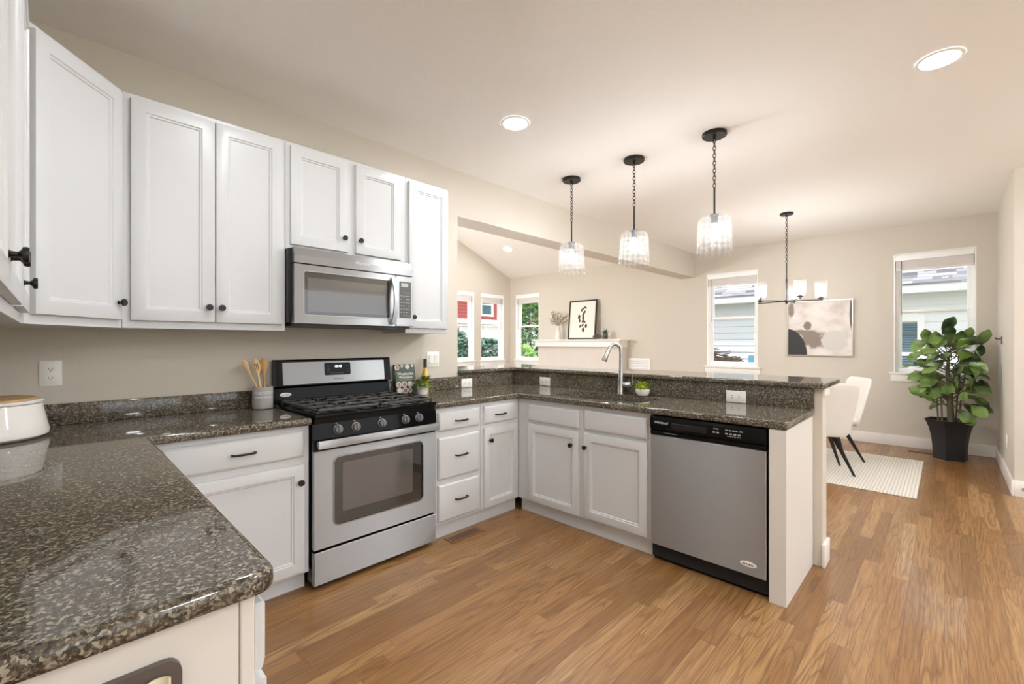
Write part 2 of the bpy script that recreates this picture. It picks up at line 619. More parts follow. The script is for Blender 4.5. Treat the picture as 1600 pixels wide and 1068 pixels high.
        bmesh.ops.recalc_face_normals(bm, faces=bm.faces)
        bm.to_mesh(me)
        bm.free()
        if smooth:
            me.polygons.foreach_set('use_smooth', [True] * len(me.polygons))
            me.set_sharp_from_angle(angle=R(ang))
        o = bpy.data.objects.new(name, me)
        COL.objects.link(o)
        if parent is not None:
            o.parent = parent
        else:
            o.location = L
        ROOT[o.name] = L
        return o


def thing(name, label, cat, loc=(0, 0, 0), group=None):
    o = bpy.data.objects.new(name, None)
    COL.objects.link(o)
    o.location = loc
    o.empty_display_size = 0.05
    ROOT[o.name] = Vector(loc)
    return tag(o, label, cat, group)


def tag(o, label, cat, group=None):
    o['label'] = label
    o['category'] = cat
    if group:
        o['group'] = group
    return o


def struct(o, label=None):
    o['kind'] = 'structure'
    if label:
        o['label'] = label
    return o


def copy_tree(o, parent=None):
    c = o.copy()
    COL.objects.link(c)
    ROOT[c.name] = ROOT[o.name]
    if parent is not None:
        c.parent = parent
    for ch in list(o.children):
        copy_tree(ch, c)
    return c


def text_part(name, body, size, o, u, v, m, parent, align='CENTER', ext=0.0004, bold=0.0, shear=0.0):
    cu = bpy.data.curves.new(name, 'FONT')
    cu.body = body
    cu.size = size
    cu.align_x = align
    cu.align_y = 'CENTER'
    cu.extrude = ext
    cu.offset = bold
    cu.shear = shear
    cu.resolution_u = 3
    t = bpy.data.objects.new('tmp', cu)
    COL.objects.link(t)
    dg = bpy.context.evaluated_depsgraph_get()
    me = bpy.data.meshes.new_from_object(t.evaluated_get(dg))
    bpy.data.objects.remove(t)
    mb = MB(Fr(o, u, v, Vector(u).cross(Vector(v))))
    mb.add([p.co.copy() for p in me.vertices], [list(p.vertices) for p in me.polygons])
    bpy.data.meshes.remove(me)
    return mb.build(name, m, parent, smooth=False)


def rounded(x0, x1, y0, y1, r, n=5):
    pts = []
    for cx, cy, a0 in ((x1 - r, y0 + r, -90), (x1 - r, y1 - r, 0), (x0 + r, y1 - r, 90), (x0 + r, y0 + r, 180)):
        for k in range(n + 1):
            a = R(a0 + 90 * k / n)
            pts.append((cx + r * math.cos(a), cy + r * math.sin(a)))
    return pts


def round_poly(pts, radii, n=6):
    out = []
    N = len(pts)
    for i in range(N):
        p = Vector(pts[i]).to_2d(); a = Vector(pts[i - 1]).to_2d(); b = Vector(pts[(i + 1) % N]).to_2d()
        r = radii[i]
        if r <= 0:
            out.append(tuple(p))
            continue
        da, db = (a - p).normalized(), (b - p).normalized()
        p0, p1 = p + da * r, p + db * r
        for k in range(n + 1):
            q = k / n
            out.append(tuple((1 - q) ** 2 * p0 + 2 * q * (1 - q) * p + q * q * p1))
    return out


def offset_poly(pts, d):
    """inset a CCW polygon by d"""
    N = len(pts)
    out = []
    for i in range(N):
        p = Vector(pts[i]).to_2d(); a = Vector(pts[i - 1]).to_2d(); b = Vector(pts[(i + 1) % N]).to_2d()
        e1 = (p - a).normalized(); e2 = (b - p).normalized()
        n1 = Vector((-e1.y, e1.x)); n2 = Vector((-e2.y, e2.x))
        m = n1 + n2
        den = 1 + n1.dot(n2)
        out.append(tuple(p + m * (d / max(den, 0.2))))
    return out


def worktop(mb, poly, z0, z1, r=0.012, holes=()):
    prof = []
    for k in range(5):
        a = R(90 * k / 4)
        prof.append((r * (1 - math.sin(a)), z0 + r * (1 - math.cos(a))))
    for k in range(5):
        a = R(90 * k / 4)
        prof.append((r * (1 - math.cos(a)), z1 - r * (1 - math.sin(a))))
    loops = [[(x, y, z) for x, y in offset_poly(poly, d)] for d, z in prof]
    mb.loft(loops, False, False)
    for z, d in ((z1, prof[-1][0]), (z0, prof[0][0])):
        rings = [[Vector((x, y, 0)) for x, y in offset_poly(poly, d)]] + [[Vector((x, y, 0)) for x, y in h] for h in holes]
        flat = [p for l in rings for p in l]
        tris = tessellate_polygon(rings)
        mb.add([(p.x, p.y, z) for p in flat], [list(t) for t in tris])
    for h in holes:
        mb.loft([[(x, y, z0) for x, y in h], [(x, y, z1) for x, y in h]], False, False)
    return mb


def grid_wall(mb, ax, t0, t1, u0, u1, z0, z1, holes):
    """wall slab with rectangular holes; ax is the thickness axis; (u, z) spans it"""
    us = sorted({u0, u1, *[h[0] for h in holes], *[h[1] for h in holes]})
    zs = sorted({z0, z1, *[h[2] for h in holes], *[h[3] for h in holes]})

    def solid(i, j):
        if not (0 <= i < len(us) - 1 and 0 <= j < len(zs) - 1):
            return False
        cu, cz = (us[i] + us[i + 1]) / 2, (zs[j] + zs[j + 1]) / 2
        return not any(h[0] < cu < h[1] and h[2] < cz < h[3] for h in holes)
    P = (lambda t, u, z: (t, u, z)) if ax == 'x' else (lambda t, u, z: (u, t, z))
    for i in range(len(us) - 1):
        for j in range(len(zs) - 1):
            if not solid(i, j):
                continue
            a, b, c, d = us[i], us[i + 1], zs[j], zs[j + 1]
            for t in (t0, t1):
                mb.add([P(t, a, c), P(t, b, c), P(t, b, d), P(t, a, d)], [(0, 1, 2, 3)])
            if not solid(i - 1, j):
                mb.add([P(t0, a, c), P(t1, a, c), P(t1, a, d), P(t0, a, d)], [(0, 1, 2, 3)])
            if not solid(i + 1, j):
                mb.add([P(t0, b, c), P(t1, b, c), P(t1, b, d), P(t0, b, d)], [(0, 1, 2, 3)])
            if not solid(i, j - 1):
                mb.add([P(t0, a, c), P(t1, a, c), P(t1, b, c), P(t0, b, c)], [(0, 1, 2, 3)])
            if not solid(i, j + 1):
                mb.add([P(t0, a, d), P(t1, a, d), P(t1, b, d), P(t0, b, d)], [(0, 1, 2, 3)])
    return mb


# ------------------------------------------------------------------ the room
H = 2.79
XE = 7.88          # east wall, inside face
YS = -3.43         # dining return wall
YL = 4.33          # living room end wall
XH = 6.13          # hall side of the return wall
YB = -5.6          # wall behind the camera
XW1 = 2.84         # stove wall ends here

struct(MB().box(-0.2, 8.1, -5.8, 4.5, -0.12, 0.0).build('floor', 'oak', smooth=False))
struct(MB().box(-0.2, 8.1, -5.8, 0.0, H, H + 0.15).build('ceiling', 'ceiling', smooth=False))
vz = lambda x: 2.815 + 0.416 * (XE - x)
struct(MB().prism([(1.3, vz(1.3)), (8.1, vz(8.1)), (8.1, vz(8.1) + .15), (1.3, vz(1.3) + .15)], 0.13, 4.55, 'y').build('ceiling_living', 'ceil_white', smooth=False))
struct(MB().box(-0.16, 0, YB, 0.12, 0, H).build('wall_west', 'wall', smooth=False))
struct(MB().box(0, XW1, 0, 0.12, 0, H).build('wall_north', 'wall', smooth=False))
struct(MB().box(XW1, XE, 0, 0.25, 2.395, H).build('beam', 'wall', smooth=False))
struct(MB().box(1.3, XE, 0.0, 0.25, H + 0.15, 5.7).build('wall_over_beam', 'wall', smooth=False))
struct(MB().box(1.3, 1.46, 0.12, YL, 0, 5.7).build('wall_living_west', 'wall', smooth=False))
E_WIN = [(-0.96, -0.205, 0.93, 2.425), (-3.265, -2.535, 0.93, 2.425), (3.43, 4.145, 0.915, 2.41)]
struct(grid_wall(MB(), 'x', XE, XE + 0.16, -5.7, YL + 0.16, 0, 3.0, E_WIN).build('wall_east', 'wall', smooth=False))
N_WIN = [(6.07, 6.77, 0.915, 2.40), (6.965, 7.67, 0.915, 2.40), (2.2, 3.8, 0.3, 2.40), (4.1, 5.7, 0.3, 2.40)]  # the last two are unseen openings added for more daylight
struct(grid_wall(MB(), 'y', YL, YL + 0.16, 1.3, XE, 0, 5.7, N_WIN).build('wall_living_north', 'wall', smooth=False))
struct(MB().box(XH, XE, YB, YS, 0, H).build('wall_dining_return', 'wall', smooth=False))
S_WIN = [(0.5, 2.6, 0.06, 2.3), (3.2, 5.6, 0.06, 2.3)]  # unseen openings added behind the camera to let daylight in
struct(grid_wall(MB(), 'y', YB - 0.16, YB, -0.16, XH, 0, H, S_WIN).build('wall_south', 'wall', smooth=False))
# half wall that carries the raised bar
HX0, HX1, HY = 3.537, 3.655, -2.50
struct(MB().prism([(XW1, 0.0), (HX0, 0.0), (HX0, HY), (HX1, HY), (HX1, 0.12), (XW1, 0.12)], 0, 1.036).build('wall_half', 'wall', smooth=False))
mb = MB()
mb.box(HX0 - 0.006, HX1 + 0.02, HY - 0.016, HY, 0.995, 1.036, 0.003)
mb.box(HX1, HX1 + 0.02, HY, HY + 0.3, 0.995, 1.036, 0.003)
mb.box(HX1, HX1 + 0.12, HY + 0.10, HY + 0.14, 0.90, 1.036, 0.003)
struct(mb.build('trim_1', 'trim'))
BB = 0.135


def baseboard(name, x0, x1, y0, y1):
    mb = MB().box(x0, x1, y0, y1, 0, BB, 0.004)
    return struct(mb.build(name, 'trim'))


baseboard('baseboard_east', XE - 0.016, XE, YS, 1.2)
baseboard('baseboard_east.001', XE - 0.016, XE, 3.55, YL)
baseboard('baseboard_return', XH - 0.016, XE - 0.016, YS, YS + 0.016)
baseboard('baseboard_hall', XH - 0.016, XH, YB, YS)
baseboard('baseboard_half_wall', HX0 - 0.016, HX1 + 0.016, HY - 0.016, HY)
baseboard('baseboard_half_wall.001', HX1, HX1 + 0.016, HY, 0.12)
baseboard('baseboard_south', 0, XH - 0.02, YB, YB + 0.016)


# ------------------------------------------------------------------ windows
def window(n, ax, t, out, u0, u1, z0, z1, label, sill=True, rail=True):
    """ax: wall axis; t: inside face; out: +1 when outside is towards +axis"""
    P = Fr((t, 0, 0), (0, 1, 0), (0, 0, 1), (out, 0, 0)) if ax == 'x' else Fr((0, t, 0), (1, 0, 0), (0, 0, 1), (0, out, 0))
    zm = z0 + (z1 - z0) * 0.515
    rt = thing('window_%d' % n, label, 'window', P(((u0 + u1) / 2, z0, 0)))
    del rt['category']
    rt['kind'] = 'structure'
    f = 0.042
    mb = MB(P)
    for a, b, c, d in ((u0, u0 + f, z0, z1), (u1 - f, u1, z0, z1), (u0 + f, u1 - f, z0, z0 + f), (u0 + f, u1 - f, z1 - f, z1)):
        mb.box(a, b, c, d, 0.07, 0.15, 0.003)
    e = 0.012
    for a, b, c, d in ((u0, u0 + e, z0, z1), (u1 - e, u1, z0, z1), (u0 + e, u1 - e, z1 - e, z1)):
        mb.box(a, b, c, d, 0.001, 0.07)
    mb.build('window_frame', 'vinyl', rt)
    g = 0.032

    def sash(a, b, c, d, w):
        m2 = MB(P)
        for e in ((a, a + g, c, d), (b - g, b, c, d), (a + g, b - g, c, c + g), (a + g, b - g, d - g, d)):
            m2.box(*e, w, w + 0.028, 0.003)
        o = m2.build('sash', 'vinyl', rt)
        MB(P).box(a + g, b - g, c + g, d - g, w + 0.010, w + 0.016).build('pane', 'pane', o, smooth=False)
    if rail:
        sash(u0 + f, u1 - f, zm - 0.02, z1 - f, 0.115)
        sash(u0 + f, u1 - f, z0 + f, zm + 0.02, 0.083)
    else:
        sash(u0 + f, u1 - f, z0 + f, z1 - f, 0.10)
    if sill:
        mb = MB(P)
        mb.box(u0 - 0.045, u1 + 0.045, z0 - 0.022, z0 + 0.003, -0.035, 0.07, 0.004)
        mb.box(u0 - 0.03, u1 + 0.03, z0 - 0.112, z0 - 0.022, -0.014, 0.0, 0.003)
        mb.build('window_sill', 'trim', rt)
    return P


def blind(P, u0, u1, z1, label):
    rt = thing('window_blind', label, 'blind', P(((u0 + u1) / 2, z1, 0.03)), 'raised window blinds')
    a, b = u0 + 0.0145, u1 - 0.0145
    MB(P).box(a, b, z1 - 0.085, z1 - 0.0135, 0.004, 0.062, 0.003).build('valance', 'vinyl', rt)
    mb = MB(P)
    z = z1 - 0.088
    for k in range(11):
        mb.box(a + .006, b - .006, z - 0.0085, z - 0.0010, 0.010, 0.058, 0.002, 1)
        z -= 0.0092
    mb.box(a + .006, b - .006, z - 0.018, z, 0.012, 0.056, 0.003)
    mb.build('slat_stack', 'slatgrey', rt)
    mb = MB(P)
    mb.tube([(b - 0.06, z1 - 0.09, 0.003), (b - 0.06, z1 - 0.78, 0.003)], 0.003, 6)
    mb.build('tilt_wand', 'greyknob', rt)


u = E_WIN
P = window(1, 'x', XE, 1, *u[0], 'tall white sash window between beam and abstract painting')
blind(P, u[0][0], u[0][1], u[0][3], 'raised white blind in the dining window beside the painting')
P = window(2, 'x', XE, 1, *u[1], 'white sash window behind the potted fig tree')
blind(P, u[1][0], u[1][1], u[1][3], 'raised white blind in the window behind the fig tree')
P = window(3, 'x', XE, 1, *u[2], 'narrow white sash window beside the fireplace mantel')
blind(P, u[2][0], u[2][1], u[2][3], 'raised white blind in the window beside the mantel')
P = window(4, 'y', YL, 1, *N_WIN[1], 'white window next to the living room corner')
blind(P, N_WIN[1][0], N_WIN[1][1], N_WIN[1][3], 'raised white blind in the window next to the room corner')
P = window(5, 'y', YL, 1, *N_WIN[0], 'white window half hidden by the end of the stove wall')
blind(P, N_WIN[0][0], N_WIN[0][1], N_WIN[0][3], 'raised white blind partly hidden behind the stove wall')
window(6, 'y', YB, -1, *S_WIN[0], 'added unseen glazed opening behind the camera for daylight', sill=False, rail=False)  # this glazing and the next are added, out of view, for daylight
window(7, 'y', YB, -1, *S_WIN[1], 'second added unseen glazed opening behind the camera for daylight', sill=False, rail=False)

window(8, 'y', YL, 1, *N_WIN[2], 'added unseen wide living room window for daylight', rail=False)  # added out of view, with the next, to brighten the living room
window(9, 'y', YL, 1, *N_WIN[3], 'second added unseen wide living room window for daylight', rail=False)

# ------------------------------------------------------------------ cabinet hardware
def knob(P, u_, v_, w_, parent, name='knob'):
    mb = MB(P)
    prof = [(0.009, 0), (0.006, 0.003), (0.005, 0.012), (0.009, 0.016), (0.0155, 0.019), (0.0165, 0.024), (0.0150, 0.028), (0.0, 0.0285)]
    loops = []
    for r, h in prof[:-1]:
        loops.append([(u_ + r * math.cos(2 * math.pi * k / 18), v_ + r * math.sin(2 * math.pi * k / 18), w_ + h) for k in range(18)])
    mb.loft(loops)
    return mb.build(name, 'blackmat', parent)


def pull(P, u_, v_, w_, parent, L=0.096):
    mb = MB(P)
    h = L / 2
    mb.tube([(u_ - h, v_, w_), (u_ - h, v_, w_ + 0.018), (u_ - h + 0.006, v_, w_ + 0.024), (u_, v_, w_ + 0.028), (u_ + h - 0.006, v_, w_ + 0.024), (u_ + h, v_, w_ + 0.018), (u_ + h, v_, w_)], 0.0058, 8)
    return mb.build('handle', 'blackmat', parent)


PA = Fr((0, 0, 0), (1, 0, 0), (0, 0, 1), (0, -1, 0))           # faces the camera from the stove wall
PP = Fr((0, 0, 0), (0, 1, 0), (0, 0, 1), (-1, 0, 0))           # peninsula fronts (w = -x)
PW = Fr((0, 0, 0), (0, -1, 0), (0, 0, 1), (1, 0, 0))           # west run fronts (u = -y)

# --- upper cabinets on the stove wall
ZU0, ZU1, DU = 1.372, 2.462, 0.305
UG = 'white upper wall cabinets'


def upper(label, x0, x1, z0, doors, z1=ZU1):
    rt = thing('wall_cabinet', label, 'cabinet', ((x0 + x1) / 2, -DU / 2, z0), UG)
    mb = MB()
    mb.box(x0 + .0006, x1 - .0006, -DU, -0.001, z0, z1, 0.0015, 1)
    mb.build('carcass', 'cab', rt)
    for (a, b, c, d, ku, kv) in doors:
        m2 = MB(PA)
        m2.xf = lambda p: PA((p[0], p[1], p[2] + DU + 0.0008))
        m2.door(a, b, c, d)
        o = m2.build('door', 'cab', rt)
        knob(PA, ku, kv, DU + 0.0205, o)
    return rt


ZD0, ZD1 = 1.408, 2.440
upper('white two-door upper cabinet between the corner cabinet and the microwave', 0.632, 1.337, ZU0,
      [(0.662, 0.993, ZD0, ZD1, 0.965, 1.483), (0.997, 1.318, ZD0, ZD1, 1.020, 1.483)])
upper('short white two-door cabinet directly above the microwave', 1.338, 2.128, 1.845,
      [(1.363, 1.703, 1.872, ZD1, 1.676, 1.955), (1.757, 2.083, 1.872, ZD1, 1.782, 1.955)])
upper('narrow white single-door cabinet beside the microwave at the wall end', 2.129, 2.500, ZU0,
      [(2.150, 2.488, ZD0, ZD1, 2.178, 1.485)])
# --- diagonal corner cabinet
A2, B2 = Vector((0.631, -0.306)), Vector((0.340, -0.668))
rt = thing('corner_wall_cabinet', 'tall white diagonal corner cabinet with one door', 'cabinet', (0.3, -0.3, ZU0), UG)
mb = MB().prism([(0.001, -0.001), (0.001, -0.668), (B2.x, B2.y), (A2.x, A2.y), (0.631, -0.001)], ZU0, ZU1)
mb.build('carcass', 'cab', rt, smooth=False)
dd = (A2 - B2)
Ld = dd.length
dd.normalize()
PD = Fr((B2.x, B2.y, 0), (dd.x, dd.y, 0), (0, 0, 1), (dd.y, -dd.x, 0))
m2 = MB(lambda p: PD((p[0], p[1], p[2] + 0.0008)))
m2.door(0.022, Ld - 0.022, ZD0, ZD1)
o = m2.build('door', 'cab', rt)
knob(PD, Ld - 0.047, 1.485, 0.0205, o)
# --- upper cabinets on the west wall
def upper_w(label, y0, y1, doors):
    rt = thing('wall_cabinet', label, 'cabinet', (0.17, (y0 + y1) / 2, ZU0), UG)
    mb = MB().box(0.001, 0.335, y1, y0, ZU0, ZU1, 0.0015, 1)
    mb.build('carcass', 'cab', rt)
    for (a, b, ku) in doors:
        m2 = MB(lambda p: PW((p[0], p[1], p[2] + 0.3358)))
        m2.door(a, b, ZD0, ZD1)
        o = m2.build('door', 'cab', rt)
        knob(PW, ku, 1.478, 0.3555, o)


upper_w('white single-door side cabinet next to the diagonal corner cabinet', -0.670, -1.150, [(0.692, 1.128, 1.100)])
upper_w('white two-door side cabinet nearest the camera at the picture edge', -1.152, -2.200, [(1.174, 1.672, 1.645), (1.676, 2.178, 1.703)])

# ------------------------------------------------------------------ base cabinets
ZB = 0.872


def base_cab(label, P, a, b, depth_face, toe, fronts, wall_w=0.002, group='white base cabinets'):
    """a..b along u, depth_face = w of the face frame, carcass from wall_w to depth_face, open top"""
    c = P(((a + b) / 2, 0, (wall_w + depth_face) / 2))
    rt = thing('base_cabinet', label, 'cabinet', (c.x, c.y, 0), group)
    mb = MB(P)
    t = 0.018
    w0, w1 = wall_w, depth_face
    a += .0006
    b -= .0006
    mb.box(a, a + t, 0.10, ZB, w0, w1 - .019)
    mb.box(b - t, b, 0.10, ZB, w0, w1 - .019)
    mb.box(a + t, b - t, 0.10, 0.10 + t, w0, w1 - .019)
    mb.box(a + t, b - t, 0.10 + t, ZB, w0, w0 + .006)
    mb.box(a, b, 0.10, ZB, w1 - .019, w1, 0.001, 1)
    mb.box(a, b, 0.0, 0.10, w0 + .02, toe)
    mb.build('carcass', 'cab', rt, smooth=False)
    for k, u0, u1, v0, v1, hu, hv in fronts:
        m2 = MB(lambda p: P((p[0], p[1], p[2] + depth_face + .0008)))
        if k in ('drawer', 'false_front'):
            m2.slab(u0, u1, v0, v1)
        else:
            m2.door(u0, u1, v0, v1, st=0.050)
        o = m2.build(k if k != 'false_front' else 'drawer_front', 'cab', rt)
        if k == 'drawer':
            pull(P, hu, hv, depth_face + .0205, o)
        elif k == 'door':
            knob(P, hu, hv, depth_face + .0205, o)
    return rt


YF = 0.610     # face frame of the stove wall run
base_cab('white base cabinet between the counter corner and the range', PA, 0.700, 1.352, YF, 0.550,
         [('drawer', 0.735, 1.322, 0.712, 0.846, 1.042, 0.778), ('door', 0.735, 1.322, 0.118, 0.672, 1.300, 0.585)])
base_cab('white three-drawer base cabinet beside the range', PA, 2.140, 2.550, YF + .01, 0.585,
         [('drawer', 2.172, 2.528, 0.720, 0.843, 2.357, 0.778), ('drawer', 2.172, 2.528, 0.400, 0.676, 2.357, 0.545), ('drawer', 2.172, 2.528, 0.120, 0.364, 2.357, 0.250)])
base_cab('white corner base cabinet with one drawer over one door', PA, 2.551, 2.948, YF + .01, 0.585,
         [('drawer', 2.575, 2.912, 0.716, 0.846, 2.729, 0.778), ('door', 2.575, 2.912, 0.110, 0.686, 2.626, 0.597)])
XF = -2.950   # w of the peninsula face frame (w = -x)
rt = base_cab('white sink base cabinet with two doors and two false drawer fronts', PP, -1.736, -0.6208, XF, -2.985,
              [('false_front', -1.202, -0.735, 0.712, 0.838, 0, 0), ('door', -1.202, -0.735, 0.110, 0.690, -1.148, 0.593),
               ('false_front', -1.712, -1.249, 0.714, 0.843, 0, 0), ('door', -1.712, -1.249, 0.118, 0.690, -1.255 - 0.012, 0.596)], wall_w=-3.50)
# near counter leg, fronts face the kitchen
base_cab('white base cabinet under the near counter end', PW, 0.66, 2.150, 0.6600, 0.590,
         [('drawer', 1.42, 2.160, 0.735, 0.852, 1.78, 0.79), ('drawer', 0.70, 1.40, 0.735, 0.852, 1.05, 0.79),
          ('door', 0.70, 1.40, 0.115, 0.715, 1.36, 0.62), ('door', 1.42, 2.160, 0.115, 0.715, 1.46, 0.62)])
rt = thing('end_panel', 'cream end panel closing the near counter leg', 'cabinet panel', (0.33, -2.158, 0))
mb = MB()
mb.box(0.002, 0.636, -2.163, -2.152, 0.0, ZB, 0.001, 1)
mb.build('panel', 'cab_side', rt)
MB().box(0.637, 0.6590, -2.166, -2.152, 0.0, ZB, 0.002, 1).build('corner_stile', 'cab_side', rt)
# dark plate with a cream clip on it
rt = thing('wall_plate', 'dark taupe rounded plate with cream clip on the near counter end', 'plate', (0.42, -2.166, 0.55))
MB(Fr((0, -2.1635, 0), (1, 0, 0), (0, 0, 1), (0, -1, 0))).prism(rounded(0.27, 0.556, 0.42, 0.822, 0.022), 0.0, 0.012).build('backing_plate', 'darkgrey_plate', rt)
mb = MB()
pts = []
for k in range(9):
    a = R(200 + 140 * k / 8)
    pts.append((0.524 + 0.017 * math.cos(a), -2.196 - 0.017 * math.sin(a)))
loop = pts + [(x * 1.0 + (0.524 - x) * 0.16, y + (-2.196 - y) * 0.16) for x, y in reversed(pts)]
mb.prism(loop, 0.60, 0.806)
mb.box(0.519, 0.529, -2.192, -2.175, 0.61, 0.79)
mb.build('clip', 'cream', rt)

# peninsula end panel
rt = tag(MB().box(2.925, 3.534, -2.455, -2.377, 0, ZB, 0.002, 1).build('end_panel', 'cab_side'), 'cream end panel beside the dishwasher at the peninsula end', 'cabinet panel')

# ------------------------------------------------------------------ worktops
ZC0, ZC1 = 0.874, 0.914
rt = thing('granite_worktop', 'speckled brown granite worktop in the corner left of the range', 'worktop', (0.35, -1.0, ZC0), 'granite worktops')
poly = [(0.002, -0.002), (0.002, -2.19), (0.692, -2.19), (0.692, -0.648), (1.354, -0.648), (1.354, -0.002)]
rt['label'] = 'speckled brown granite worktop in the near corner beside the range'
poly = round_poly(poly, [0, 0, 0.045, 0.008, 0.008, 0])
worktop(MB(), poly, ZC0, ZC1, 0.014).build('slab', 'granite', rt)
mb = MB()
mb.box(0.002, 1.352, -0.022, -0.002, ZC1 + .0005, 1.016, 0.003)
mb.box(0.002, 0.022, -2.19, -0.0225, ZC1 + .0005, 1.016, 0.003)
mb.build('backsplash', 'granite', rt)
rt = thing('granite_worktop', 'speckled granite worktop holding the sink along the peninsula', 'worktop', (3.2, -1.2, ZC0), 'granite worktops')
poly = [(2.136, -0.002), (2.136, -0.648), (2.915, -0.648), (2.915, -2.462), (3.535, -2.462), (3.535, -0.002)]
poly = round_poly(poly, [0, 0.008, 0.008, 0.02, 0, 0])
sink_hole = rounded(3.02, 3.365, -1.600, -0.880, 0.07)
worktop(MB(), poly, ZC0, ZC1, 0.012, [sink_hole[::-1]]).build('slab', 'granite', rt)
mb = MB()
mb.box(2.136, XW1, -0.022, -0.002, ZC1 + .0005, 1.016, 0.003)
mb.box(XW1 + .0005, 3.514, -0.022, -0.002, ZC1 + .0005, 1.035)
mb.box(3.515, 3.535, -2.462, -0.002, ZC1 + .0005, 1.035)
mb.build('backsplash', 'granite', rt)
poly = round_poly([(XW1 + 0.004, 0.0), (XW1 + 0.004, -0.045), (3.490, -0.045), (3.490, -2.522), (4.035, -2.522), (4.035, 0.46), (XW1 + 0.004, 0.46)],
                  [0, 0, 0.03, 0.02, 0.04, 0.04, 0])
tag(worktop(MB(), poly, 1.037, 1.070, 0.012).build('raised_bar_top', 'granite'), 'raised granite bar top on the half wall behind the sink', 'bar top')

# ------------------------------------------------------------------ sink, faucet
rt = thing('kitchen_sink', 'double-bowl stainless sink under the peninsula worktop', 'sink', (3.19, -1.24, 0.70))
mb = MB()
for y0, y1 in ((-1.612, -1.250), (-1.230, -0.868)):
    out = rounded(3.008, 3.377, y0, y1, 0.06)
    inn = lambda d: [(x + (3.1925 - x) * d, y + ((y0 + y1) / 2 - y) * d) for x, y in out]
    mb.loft([[(x, y, 0.8725) for x, y in out], [(x, y, 0.8725) for x, y in inn(0.02)], [(x, y, 0.75) for x, y in inn(0.03)], [(x, y, 0.705) for x, y in inn(0.07)],
             [(x, y, 0.698) for x, y in inn(0.2)], [(x, y, 0.697) for x, y in inn(0.8)]], False, True)
mb.box(3.02, 3.365, -1.250, -1.230, 0.84, 0.8725)
mb.build('bowls', 'sinksteel', rt)
for y in (-1.43, -1.05):
    MB().lathe([(0.042, 0.6975), (0.042, 0.701), (0.03, 0.7015), (0.028, 0.699)], (3.19, y, 0), 20).build('drain', 'chrome', rt)

rt = thing('kitchen_faucet', 'tall brushed nickel gooseneck faucet behind the sink', 'faucet', (3.437, -1.235, ZC1))
fx, fy = 3.437, -1.235
mb = MB()
mb.lathe([(0.026, ZC1 + .0005), (0.026, ZC1 + .006), (0.0235, ZC1 + .010), (0.0235, 1.00), (0.021, 1.03), (0.0175, 1.09), (0.0155, 1.12)], (fx, fy, 0), 20)
mb.build('base', 'chrome', rt)
sd = Vector((-0.80, 0.60, 0)).normalized()     # spout swings over the sink
mb = MB()
pts = [Vector((fx, fy, 1.115)), Vector((fx, fy, 1.235))]
for k in range(1, 11):
    a = R(180 - 162 * k / 10)
    pts.append(Vector((fx, fy, 1.248)) + sd * (0.046 * (1 + math.cos(a))) + Vector((0, 0, 0.046 * math.sin(a))))
mb.tube(pts, 0.0145, 14)
mb.build('spout', 'chrome', rt)
tip = pts[-1]
dn = (pts[-1] - pts[-2]).normalized()
mb = MB()
mb.tube([tip + dn * .001, tip + dn * 0.010, tip + dn * 0.06, tip + dn * 0.10, tip + dn * 0.105], [0.0155, 0.0155, 0.018, 0.024, 0.022], 14)
mb.build('spray_head', 'chrome', rt)
mb = MB()
hd = Vector((0.12, -1, 0)).normalized()
c0 = Vector((fx, fy, 0.985))
mb.tube([c0 + hd * 0.018, c0 + hd * 0.030, c0 + hd * 0.074, c0 + hd * 0.082], [0.019, 0.022, 0.022, 0.017], 16)
q = c0 + hd * 0.084
mb.tube([q + Vector((0, 0, -0.008)), q + Vector((0, 0, 0.01)) + hd * .012, q + hd * 0.006 + Vector((0, 0, 0.045)), q + hd * 0.010 + Vector((0, 0, 0.080))], [0.007, 0.007, 0.0055, 0.006], 10)
mb.build('handle', 'chrome', rt)

# ------------------------------------------------------------------ range
def badge(name, c, u_, v_, n_, a, b, parent, dark='keypad'):
    """small oval metal badge with a line of dark print"""
    P = Fr(c, u_, v_, n_)
    mb = MB(P)
    loops = []
    for k, h in ((1, 0), (1, .0015), (.9, .0022)):
        loops.append([(a * k * math.cos(2 * math.pi * i / 24), b * k * math.sin(2 * math.pi * i / 24), h) for i in range(24)])
    mb.loft(loops)
    o = mb.build(name, 'plate', parent)
    mb = MB(P)
    x = -a * 0.66
    for w in (0.14, 0.10, 0.12, 0.08, 0.16, 0.10, 0.12):
        mb.box(x, x + a * w, -b * 0.26, b * 0.28, .0022, .0026)
        x += a * (w + 0.075)
    mb.build('badge_print', dark, o, smooth=False)


rt = thing('gas_range', 'stainless steel gas range with black cooktop below the microwave', 'stove', (1.745, -0.34, 0))
X0, X1 = 1.360, 2.131
mb = MB()
mb.box(X0, X1, -0.628, -0.026, 0.035, 0.905, 0.002, 1)
mb.box(X0 + 0.03, X1 - 0.03, -0.60, -0.05, 0.0, 0.035)
mb.build('body', 'black', rt)
mb = MB()
mb.box(X0, X1, -0.672, -0.026, 0.905, 0.928, 0.006)
mb.box(X0 + .004, X1 - .004, -0.655, -0.628, 0.875, 0.905)
mb.build('cooktop', 'black', rt)
mb = MB(Fr((0, -0.6285, 0), (1, 0, 0), (0, 0, 1), (0, -1, 0)))
mb.rects(X0, X1, 0.030, 0.203, [(0, 0), (0, .030), (.003, .033)])
mb.build('drawer', 'steel', rt, smooth=False)
P = Fr((0, -0.6285, 0), (1, 0, 0), (0, 0, 1), (0, -1, 0))
WX0, WX1, WZ0, WZ1 = 1.465, 2.029, 0.322, 0.688
mb = MB(P)
outl = [(X0, 0.218), (X1, 0.218), (X1, 0.733), (X0, 0.733)]
hole = rounded(WX0, WX1, WZ0, WZ1, 0.03)
